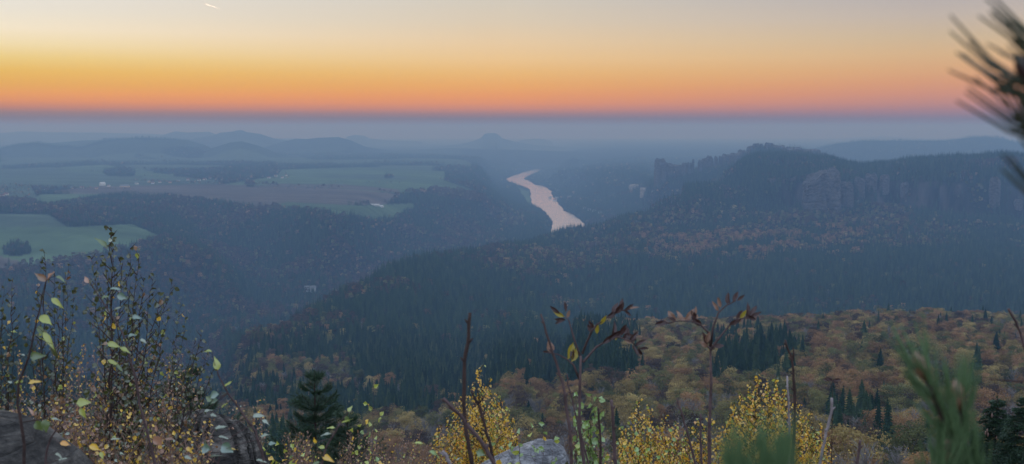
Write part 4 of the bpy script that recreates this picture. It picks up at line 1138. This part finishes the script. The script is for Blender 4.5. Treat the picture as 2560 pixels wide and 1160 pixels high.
stalk('thin stalk right of the tall knobbly one carrying a small dark bud tuft', [(1238,1170),(1222,1100),(1200,1020),(1178,975)], 2.5, .0044, .0026, 'darktwig', fork=[((1196,1010),(1212,985),.0025),((1198,1000),(1188,960),.002)])
stalk('short grey stub at the foot of the thick leaning stalk', [(1130,1175),(1116,1140),(1106,1128)], 2.2, .0042, .0034, 'greytwig', buds=1)
stalk('long dark rod leaning left, crossing the left withered rowan', [(1430,1170),(1425,1080),(1408,960),(1380,880),(1352,785)], 2.5, .0052, .0022, 'twig')
stalk('straight slender rod between rowan stem and golden birch with a frayed pale tip', [(1540,1170),(1535,1100),(1528,1000)], 2.9, .0052, .0040, 'twig', buds=4)
stalk('thin rod just left of the green sapling', [(1475,1170),(1445,1060),(1420,960),(1418,935)], 3.6, .0042, .0022, 'twig', buds=3)
stalk('short dark rod inside the green sapling', [(1502,1170),(1500,1090),(1496,1020)], 3.2, .0046, .003, 'darktwig', buds=4)
stalk('pale thin rod leaning left between low golden birch and right rowan', [(1742,1170),(1720,1090),(1702,1025),(1692,995)], 3.6, .0045, .0028, 'twig', buds=3)
stalk('short straight rod close left of the right rowan stem', [(1754,1170),(1752,1100),(1752,1035)], 3.4, .0042, .003, 'twig', buds=3)
stalk('dark knotty rod with forked tip at lower right', [(1980,1170),(1988,1060),(1985,950),(1980,900),(1963,850)], 2.8, .0050, .0026, 'darktwig', fork=[((1982,900),(1983,868),.003)])
stalk('pale slim rod right behind the dark knotty rod', [(1972,1170),(1974,1060),(1968,940)], 3.3, .0042, .0026, 'greytwig', buds=3)
stalk('curved pale rod leaning right below the small dark leaf pair', [(2048,1170),(2066,1080),(2078,1035),(2079,995)], 3.0, .0040, .0036, 'greytwig', buds=2)
stalk('short brown stub left of the large blurred pine shoot', [(2140,1180),(2146,1140),(2151,1100)], 2.8, .0046, .0034, 'twig', buds=2)
stalk('thin brown rod curving in from the right edge of the middle slope', [(2590,960),(2556,850),(2540,805),(2521,772)], 2.6, .0022, .0030, 'twig', buds=1)
# horizontal twig at the right edge: hangs on the pine that stands just outside the picture
b = MB(at(2700, 960, 1.5)); b.tube([at(2700, 965, 1.5), at(2600, 953, 1.5), at(2540, 953, 1.5), at(2474, 948, 1.5)], [.003, .0016, .0014, .0007], 6)
tag(b.build('dead_twig', M['darktwig']), 'thin dark dead twig lying level across the right edge', 'twig')

# withered rowans
def rowan(label, stem, branches, Y, seed):
    r = random.Random(seed)
    P_ = [at(px, py, Y) for px, py in stem]; foot = Vector((P_[0].x, Y, gz(P_[0].x, Y)-.05))
    e = empty('withered_rowan', foot, label, 'rowan sapling', 'withered rowan saplings at the lookout edge')
    b = MB(foot); pts = [foot]+P_; n = len(pts)
    b.tube(pts, [.0058-.0030*i/(n-1) for i in range(n)], 8); b.build('stem', M['twig'], e)
    for br, leafs in branches:
        q = [at(px, py, Y+r.uniform(-.03, .03)) for px, py in br]
        bb = MB(foot); m_ = len(q)
        bb.tube(q, [.0030-.0018*i/(m_-1) for i in range(m_)], 6)
        bo = bb.build('leaf_stalk', M['twig'], e)
        lb_ = MB(foot)
        for (px, py, ang, L_, W_, c) in leafs:
            a = math.radians(ang); sc_ = Y/F
            d = Vector((math.cos(a), r.uniform(-.5, .5), math.sin(a)))
            lb_.leaf(at(px, py, Y), d, Vector((r.uniform(-.6, .6), -1, r.uniform(-.3, .8))), L_*sc_, W_*sc_, c, 4, r.uniform(.1, .35), r.uniform(-.3, .5))
        lb_.build('leaflets', [LM['wither'], LM['witherlt'], LM['witherye']], bo, False)
rowan('left withered rowan with dark curled leaflets on four spreading stalks', [(1462,1170),(1448,1070),(1450,960),(1452,890)], [
   ([(1456,905),(1436,850),(1422,800),(1412,792)], [(1412,792,160,38,12,2),(1415,800,175,30,10,0),(1400,785,140,34,10,0),(1415,780,100,26,9,0),(1418,795,70,22,9,1),(1410,800,195,24,8,0)]),
   ([(1455,885),(1478,830),(1492,812),(1520,792),(1545,778),(1575,772)], [(1478,832,110,24,9,0),(1484,822,120,26,10,0),(1492,835,85,30,11,2),(1500,812,65,30,11,2),(1515,796,35,38,15,0),(1530,786,70,34,13,0),(1540,784,60,34,14,0),(1550,780,80,34,14,0),(1558,778,40,32,12,0),(1572,772,20,26,6,1),(1562,776,-40,22,7,0)]),
   ([(1458,905),(1490,868),(1520,850),(1545,842),(1575,852),(1600,872)], [(1505,860,35,42,13,0),(1522,850,45,40,15,0),(1530,848,70,44,15,0),(1545,842,60,38,16,0),(1555,846,20,34,14,0),(1565,850,80,36,14,0),(1572,854,45,34,13,0),(1580,858,70,30,12,0),(1588,864,35,30,11,0),(1598,872,0,26,8,0),(1594,870,-60,26,9,0),(1582,862,-70,34,10,0),(1560,850,-15,30,10,1),(1535,846,0,9,9,2)]),
   ([(1449,950),(1434,912),(1418,898),(1395,886),(1362,880)], [(1420,898,75,44,20,2),(1428,905,60,40,17,2),(1432,900,95,34,13,0),(1378,882,100,32,20,1),(1372,880,170,20,6,0)])], 2.7, 5)
rowan('right withered rowan with brown curled leaflets held like open arms', [(1774,1175),(1773,1070),(1778,960),(1776,870)], [
   ([(1776,868),(1770,830),(1752,812),(1725,802),(1690,803),(1655,812)], [(1740,800,120,28,13,0),(1730,803,40,26,11,1),(1715,800,60,34,13,1),(1705,801,110,28,12,1),(1690,803,130,34,16,1),(1670,806,185,34,13,0),(1690,803,150,26,10,0),(1738,790,85,26,8,1),(1700,800,10,30,9,1),(1755,815,140,36,14,0)]),
   ([(1777,868),(1782,820),(1796,782),(1815,764),(1840,752)], [(1796,778,120,30,10,1),(1802,770,105,30,10,1),(1818,762,80,34,12,0),(1824,760,110,26,9,0),(1832,756,60,34,12,0),(1842,752,35,26,8,0)]),
   ([(1779,870),(1800,842),(1822,815),(1850,797),(1872,792)], [(1822,812,30,38,12,0),(1840,800,50,36,12,0),(1850,798,60,30,10,2),(1866,792,75,34,12,0),(1874,790,50,36,12,0),(1876,792,20,30,10,0),(1870,790,-20,22,12,0),(1860,796,10,26,12,0)]),
   ([(1776,872),(1766,862),(1760,852)], [(1768,862,110,36,15,0),(1764,858,75,34,13,1),(1770,866,160,20,12,1)]),
   ([(1778,874),(1790,866),(1800,864)], [(1780,868,10,36,13,0),(1770,868,140,26,14,1)])], 2.7, 6)
# small dark leaf pair
b_e = empty('withered_shoot', at(2080, 1180, 3.0), 'tiny dark leaf pair floating on a hair-thin shoot at lower right', 'shoot')
b = MB(b_e.location); b.tube([at(2078,1180,3.0), at(2082,1000,3.0), at(2081,952,3.0)], [.0012, .0008, .0006], 5); b.build('stem', M['darktwig'], b_e)
for ang, L_ in ((170, 26), (8, 26), (150, 18), (-15, 20)):
    b = MB(b_e.location); a = math.radians(ang); b.leaf(at(2081, 952, 3.0), (math.cos(a), .2, math.sin(a)), (0, -1, .4), L_*3/F, 9*3/F, 0, 4); b.build('leaf', LM['wither'], b_e, False)

# willow shoots with large leaves, close by on the left
def shoot(label, stem, leafs, Y, mat='twig', r0=.004, extra=()):
    P_ = [at(px, py, Y) for px, py in stem]; foot = Vector((P_[0].x, Y, gz(P_[0].x, Y)-.05))
    e = empty('willow_shoot', foot, label, 'willow shoot', 'large leaved willow shoots in the lower left')
    b = MB(foot); pts = [foot]+P_; fine = []
    for i in range(len(pts)-1):
        for t in (0, .33, .66): fine.append(pts[i].lerp(pts[i+1], t)+Vector((random.uniform(-1, 1), 0, random.uniform(-1, 1)))*.0015)
    fine.append(pts[-1]); n = len(fine)
    b.tube(fine, [r0*(1-.75*i/(n-1)) for i in range(n)], 7)
    for ex in extra: b.tube([at(px, py, Y) for px, py in ex], [r0*.45]*(len(ex)-1)+[r0*.2], 5)
    for (px, py, ang, L_, W_, c, fc) in leafs:
        p = at(px, py, Y+random.uniform(-.08, .08)); q = min(fine, key=lambda v: (v-p).length)
        if (q-p).length < 0.09: b.tube([q, (q+p)/2+Vector((0, 0, .002)), p], [.0009, .0007, .0006], 4, cap=False)
    b.build('stem', M[mat], e)
    for (px, py, ang, L_, W_, c, fc) in leafs:
        a = math.radians(ang); s_ = Y/F; p = at(px, py, Y)
        lb_ = MB(foot)
        lb_.leaf(p, (math.cos(a), random.uniform(-.35, .35), math.sin(a)), (random.uniform(-.4, .4), -fc*.8, 1.05-fc*.8), L_*s_*(.72 if c in ('pale', 'teal') else .88), W_*s_*.68, 0, 6, random.uniform(.12, .4), random.uniform(-.3, .7))
        lb_.build('leaf', LM[c], e)
    return e
shoot('leftmost dark willow shoot with yellow green and brown leaves', [(120,1175),(105,1080),(88,985),(88,900),(120,835),(155,780),(178,720),(200,690)] if False else [(62,1175),(58,1080),(44,1010),(46,960),(72,890),(80,850),(92,800),(106,740),(116,700)], [
   (118,702,150,42,26,'brown',.8),(118,700,40,40,22,'rust',.6),(140,690,-20,38,16,'green',.5),(128,745,-35,44,22,'ygreen',.6),(100,790,-35,52,34,'ygreen',.9),(95,815,-60,34,24,'green',.9),
   (108,830,-50,66,24,'ygreen',.6),(130,860,-75,50,22,'dkolive',.6),(76,893,10,42,34,'green',.9),(62,890,150,22,8,'pale',.3),(70,958,5,40,22,'gold',.5),(58,955,165,26,16,'ygreen',.5),
   (90,1052,-65,38,36,'green',.9),(112,1048,-80,40,34,'green',1),(98,1050,60,34,20,'brown',.5),(125,1048,0,42,12,'pale',.3),(84,1040,100,30,12,'rust',.5),(30,958,170,20,12,'pale',.3)], 2.5, 'darktwig', .0042)
shoot('willow shoot rising behind the tall birch with a pointed leaf at its head', [(395,1180),(375,1110),(350,1010),(328,900),(305,830),(262,765),(225,705)], [
   (268,618,130,44,18,'green',.7),(262,612,-60,16,12,'dkolive',.7),(222,708,130,30,18,'rust',.6),(225,712,60,20,12,'pale',.5),(275,722,5,46,15,'teal',.4),(292,740,-10,38,30,'teal',.9),(252,745,20,26,16,'green',.6),
   (285,775,15,36,12,'pale',.4),(330,795,0,34,22,'teal',.7),(320,840,10,32,14,'teal',.6),(350,850,-10,28,18,'pale',.5),(268,858,-15,44,24,'ygreen',.8),(300,868,-30,40,18,'ygreen',.6),(268,900,-25,46,16,'ygreen',.6),(290,912,-40,32,14,'green',.6)], 2.6, 'twig', .0045)
shoot('low willow twig with a broad green leaf in front of the bushes', [(110,1180),(118,1120),(135,1080),(165,1040),(190,1010)], [
   (190,1008,5,46,34,'ygreen',.9),(200,1020,-60,36,22,'ygreen',.7),(185,1030,170,18,8,'pale',.3),(150,1108,-10,30,22,'orange',.7),(137,1135,-20,34,14,'pale',.4),(145,1150,5,40,12,'pale',.3),(222,1115,-25,36,26,'gold',.8),(250,1130,-60,24,16,'ygreen',.6),(275,1098,0,50,12,'pale',.25)], 2.5, 'twig', .0035)
shoot('right hand willow shoot arching left over the furrowed boulder', [(668,1185),(655,1130),(640,1080),(600,1025),(570,985),(545,935),(538,915)], [
   (545,925,100,40,28,'ygreen',.8),(530,880,160,26,14,'ygreen',.4),(560,965,20,36,14,'ygreen',.5),(548,985,195,46,30,'teal',.8),(530,1002,150,26,22,'green',.8),(545,1000,190,36,20,'teal',.7),(510,1030,25,30,12,'pale',.4),(525,1036,-10,26,14,'pale',.4),(555,1020,60,24,12,'ygreen',.5),
   (536,1070,-5,46,18,'pale',.5),(545,1092,0,44,12,'pale',.3),(505,1118,-15,34,40,'teal',1),(555,1110,-35,52,44,'teal',1),(520,1145,20,46,14,'dkolive',.4),(565,1122,0,34,10,'gold',.3),(632,1042,15,44,20,'pale',.6),(655,1050,-15,30,16,'pale',.5),(652,1092,20,40,16,'pale',.5),(670,1110,0,30,16,'teal',.6),
   (460,1142,-25,30,16,'pale',.5),(465,1120,-30,24,16,'gold',.6),(385,1090,-60,40,34,'rust',.8),(392,1080,100,24,12,'rust',.6),(412,1098,0,32,14,'witherlt',.5),(640,1150,0,50,14,'pale',.35)], 2.5, 'twig', .0042, extra=[[(565,1175),(520,1140),(500,1110)],[(540,1175),(556,1120),(550,1095)]])
shoot('small willow twig with pale leaves in front of the young pine', [(800,1185),(812,1125),(838,1080),(856,1050),(870,1030)], [
   (870,1030,60,22,16,'ygreen',.7),(850,1058,10,40,12,'ygreen',.4),(838,1070,170,26,12,'ygreen',.4),(828,1085,175,38,12,'pale',.4),(812,1120,170,22,16,'ygreen',.7),(805,1140,-20,42,24,'gold',.7),(862,1040,-50,26,16,'green',.6),(800,1155,200,34,14,'green',.6),(790,1108,100,22,14,'gold',.6)], 2.6, 'twig', .003)
shoot('stray willow leaves on a low twig at the foot of the knobbly stalks', [(1062,1190),(1080,1160),(1100,1130)], [
   (1036,1108,10,30,12,'ygreen',.5),(1072,1128,-20,40,16,'fresh',.5),(1140,1150,20,24,10,'pale',.5),(1190,1128,-30,30,30,'green',.9)], 2.4, 'twig', .0028)

# pine branches right in front of the lens side
def pine_branch(label, axes, Y, mat, seed, nn_, nl, nw, spread, budmat=None, root=None, keep=None):
    r = random.Random(seed)
    o = at(axes[0][0][0], axes[0][0][1], Y); e = empty('pine_branch', o, label, 'pine branch', 'blurred pine branches reaching in from the right')
    for ax in axes:
        pts = [at(px, py, Y+(0 if len(pp) < 1 else pp[0])) for px, py, *pp in ax]
        b = MB(o); n = len(pts); b.tube(pts, [.0042-.0020*i/(n-1) for i in range(n)], 7); tw = b.build('twig', M['darktwig'], e)
        b = MB(o); tot = n-1
        for k in range(nn_):
            t = tot*(.02+.98*(k+r.random())/nn_); i = min(int(t), n-2); p = pts[i].lerp(pts[i+1], t-i); d = (pts[i+1]-pts[i]).normalized()
            a = r.uniform(0, 6.283); s1 = d.orthogonal().normalized(); s2 = d.cross(s1); sd = s1*math.cos(a)+s2*math.sin(a)
            sp_ = spread*r.uniform(.6, 1.25)
            for m_ in (0, 1):
                dd_ = (d+(sd+Vector((r.uniform(-1, 1), r.uniform(-1, 1), r.uniform(-1, 1)))*.16)*sp_).normalized(); l = nl*r.uniform(.8, 1.15)
                e_ = p+dd_*l; mid = p+dd_*l*.5+Vector((0, 0, -.02*l))+sd*.05*l
                b.tube([p, mid, e_], [nw, nw, nw*.45], 4)
        b.build('needles', LM[mat], tw, False)
        if budmat:
            b = MB(o); d = (pts[-1]-pts[-2]).normalized(); b.tube([pts[-1]-d*.004, pts[-1]+d*.004, pts[-1]+d*.012, pts[-1]+d*.018], [.003, .0048, .004, .001], 8); b.build('bud', LM[budmat], tw)
    return e
pine_branch('blurred dark pine branch fanning its needles up into the evening sky at upper right',
    [[(2740,640),(2690,540),(2660,450),(2632,375)], [(2720,430),(2650,310),(2592,218)], [(2790,340),(2730,230),(2665,140)]], .50, 'needledk', 1, 13, .050, .00095, .62, 'wither')
pine_branch('large blurred green pine shoot with a pink bud at lower right',
    [[(2480,1300),(2420,1180),(2375,1080),(2335,985),(2312,935)], [(2470,1330),(2430,1200),(2400,1090),(2395,1010)], [(2350,1330),(2345,1240),(2365,1150)]], 0.78, 'needle', 2, 58, .043, .00068, .34, 'rust')
pine_branch('strongly blurred green pine tips at the bottom edge behind the golden birch',
    [[(1900,1380),(1900,1280),(1895,1195)], [(1960,1380),(1965,1270),(1958,1190)], [(1840,1400),(1838,1300),(1842,1220)]], .42, 'needle', 3, 26, .026, .0007, .35)
# ------------------------------------------------------------------ air, sky, sun, camera
def build_haze(density=2.3e-4, color=(0.178, 0.298, 0.478)):
    x0, x1, y0, y1, z0, z1 = -24000, 24000, -400, 31000, -40, EYE+40
    b = MB()
    b.v = [Vector(v) for v in [(x0,y0,z0),(x1,y0,z0),(x1,y1,z0),(x0,y1,z0),(x0,y0,z1),(x1,y0,z1),(x1,y1,z1),(x0,y1,z1)]]
    b.f = [(0,3,2,1),(4,5,6,7),(0,1,5,4),(1,2,6,5),(2,3,7,6),(3,0,4,7)]; b.m = [0]*6
    m, nt, out = newmat('evening_haze')
    v = nt.nodes.new('ShaderNodeVolumePrincipled')
    v.inputs['Color'].default_value = color+(1,); v.inputs['Density'].default_value = density
    v.inputs['Absorption Color'].default_value = (0.57, 0.335, 0.065, 1)
    v.inputs['Anisotropy'].default_value = 0.1
    nt.links.new(v.outputs[0], out.inputs['Volume'])
    o = b.build('haze', m, smooth=False)
    tag(o, 'blue evening haze lying over the valley and the far hills', kind='stuff')
    return o
build_haze()

w = bpy.data.worlds.new('World'); sc.world = w; w.use_nodes = True
nt = w.node_tree; nt.nodes.clear(); N = nt.nodes; L = nt.links
SUN_AZ = math.radians(-21); SUN_EL = math.radians(4)
def math_(op, a, b=None, c=None):
    n = N.new('ShaderNodeMath'); n.operation = op
    for i, v in enumerate((a, b, c)):
        if v is None: continue
        if isinstance(v, (int, float)): n.inputs[i].default_value = v
        else: L.new(v, n.inputs[i])
    return n.outputs[0]
tc = N.new('ShaderNodeTexCoord'); sx = N.new('ShaderNodeSeparateXYZ'); L.new(tc.outputs['Generated'], sx.inputs[0])
hyp = math_('SQRT', math_('ADD', math_('POWER', sx.outputs[0], 2), math_('POWER', sx.outputs[1], 2)))
tanel = math_('DIVIDE', sx.outputs[2], math_('MAXIMUM', hyp, 1e-4))
T0, T1 = -0.012, 0.122
tt = math_('DIVIDE', math_('SUBTRACT', tanel, T0), T1-T0)
def R_(tab):
    st = []
    for py, c in sorted(tab, key=lambda e: -e[0]):
        t = ((HORIZ-py)/F-T0)/(T1-T0)
        st.append((min(max(t, 0), 1), srgb(*c)))
    r = ramp(nt, st); L.new(tt, r.inputs['Fac']); return r.outputs[0]
Lf = R_([(0,(229,227,222)),(50,(233,228,215)),(95,(243,231,205)),(130,(240,222,175)),(160,(234,206,130)),(190,(230,186,88)),(220,(228,170,74)),(242,(230,156,76)),(258,(220,142,80)),(272,(188,124,94)),(284,(138,112,108)),(296,(112,107,115)),(322,(112,116,126)),(350,(108,120,133))])
Ce = R_([(0,(210,203,190)),(60,(220,204,180)),(110,(232,204,164)),(150,(236,199,144)),(185,(235,186,114)),(215,(235,171,94)),(240,(234,157,88)),(258,(226,147,92)),(272,(204,136,104)),(285,(160,122,116)),(297,(124,112,119)),(326,(122,121,132)),(350,(118,127,141))])
Ri = R_([(0,(178,173,176)),(60,(194,181,170)),(110,(206,183,152)),(150,(216,180,136)),(185,(218,169,122)),(215,(216,156,115)),(240,(208,146,118)),(262,(191,137,124)),(282,(160,125,132)),(298,(128,117,134)),(322,(127,124,140)),(350,(118,130,150))])
az = math_('ARCTAN2', sx.outputs[0], sx.outputs[1])
def mixc(f, a, b):
    m_ = N.new('ShaderNodeMix'); m_.data_type = 'RGBA'
    if isinstance(f, (int, float)): m_.inputs[0].default_value = f
    else: L.new(f, m_.inputs[0])
    for s_, v in ((m_.inputs[6], a), (m_.inputs[7], b)):
        if isinstance(v, tuple): s_.default_value = v
        else: L.new(v, s_)
    return m_.outputs[2]
def mr(v, a, b, smooth=False):
    n = N.new('ShaderNodeMapRange'); n.interpolation_type = 'SMOOTHSTEP' if smooth else 'LINEAR'
    L.new(v, n.inputs['Value']); n.inputs['From Min'].default_value = a; n.inputs['From Max'].default_value = b
    return n.outputs[0]
c = mixc(mr(az, -0.44, -0.02), Lf, Ce); c = mixc(mr(az, 0.0, 0.36), c, Ri)
ZEN = (0.98, 1.22, 1.62, 1)
hi = mixc(mr(tanel, 0.35, 1.6, True), (0.86, 0.96, 1.12, 1), ZEN)
c = mixc(mr(tanel, 0.11, 0.42, True), c, hi)
# the sky behind the viewer is plain dusk blue
back = math_('ABSOLUTE', math_('ADD', az, 0.35))
c = mixc(mr(back, 0.75, 1.7, True), c, mixc(mr(tanel, 0.0, 0.7, True), (0.50, 0.56, 0.72, 1), ZEN))
c = mixc(mr(tanel, -0.02, -0.10), c, (0.05, 0.06, 0.07, 1))
bg = N.new('ShaderNodeBackground'); L.new(c, bg.inputs['Color']); bg.inputs['Strength'].default_value = 1.0
sky = N.new('ShaderNodeTexSky'); sky.sky_type = 'NISHITA'; sky.sun_disc = False
sky.sun_elevation = SUN_EL; sky.sun_rotation = SUN_AZ; sky.altitude = 450
bg2 = N.new('ShaderNodeBackground'); L.new(sky.outputs[0], bg2.inputs['Color']); bg2.inputs['Strength'].default_value = 0.001
ad = N.new('ShaderNodeAddShader'); L.new(bg.outputs[0], ad.inputs[0]); L.new(bg2.outputs[0], ad.inputs[1])
wo = N.new('ShaderNodeOutputWorld'); L.new(ad.outputs[0], wo.inputs['Surface'])

sl = bpy.data.lights.new('sun', 'SUN'); sl.energy = 0.35; sl.angle = math.radians(4); sl.color = (1, 0.66, 0.42)
so = bpy.data.objects.new('sun', sl); COL.objects.link(so)
d = Vector((math.sin(SUN_AZ)*math.cos(SUN_EL), math.cos(SUN_AZ)*math.cos(SUN_EL), math.sin(SUN_EL)))
so.rotation_euler = d.to_track_quat('Z', 'Y').to_euler()

cd_ = bpy.data.cameras.new('camera'); cam = bpy.data.objects.new('camera', cd_); COL.objects.link(cam)
cam.location = (0, 0, EYE); cam.rotation_euler = (math.pi/2-PITCH, 0, 0)
cd_.sensor_width = 36; cd_.lens = 36*F/2560; cd_.clip_start = 0.05; cd_.clip_end = 150000
cd_.dof.use_dof = True; cd_.dof.focus_distance = 18; cd_.dof.aperture_fstop = cd_.lens/4.0
sc.camera = cam
vs = sc.view_settings; vs.view_transform = 'Standard'; vs.look = 'None'; vs.gamma = 1; vs.exposure = 0; vs.use_curve_mapping = False
cy = sc.cycles; cy.max_bounces = 6; cy.diffuse_bounces = 3; cy.transmission_bounces = 3; cy.transparent_max_bounces = 8; cy.volume_bounces = 2
cy.use_denoising = True; cy.caustics_reflective = False; cy.caustics_refractive = False
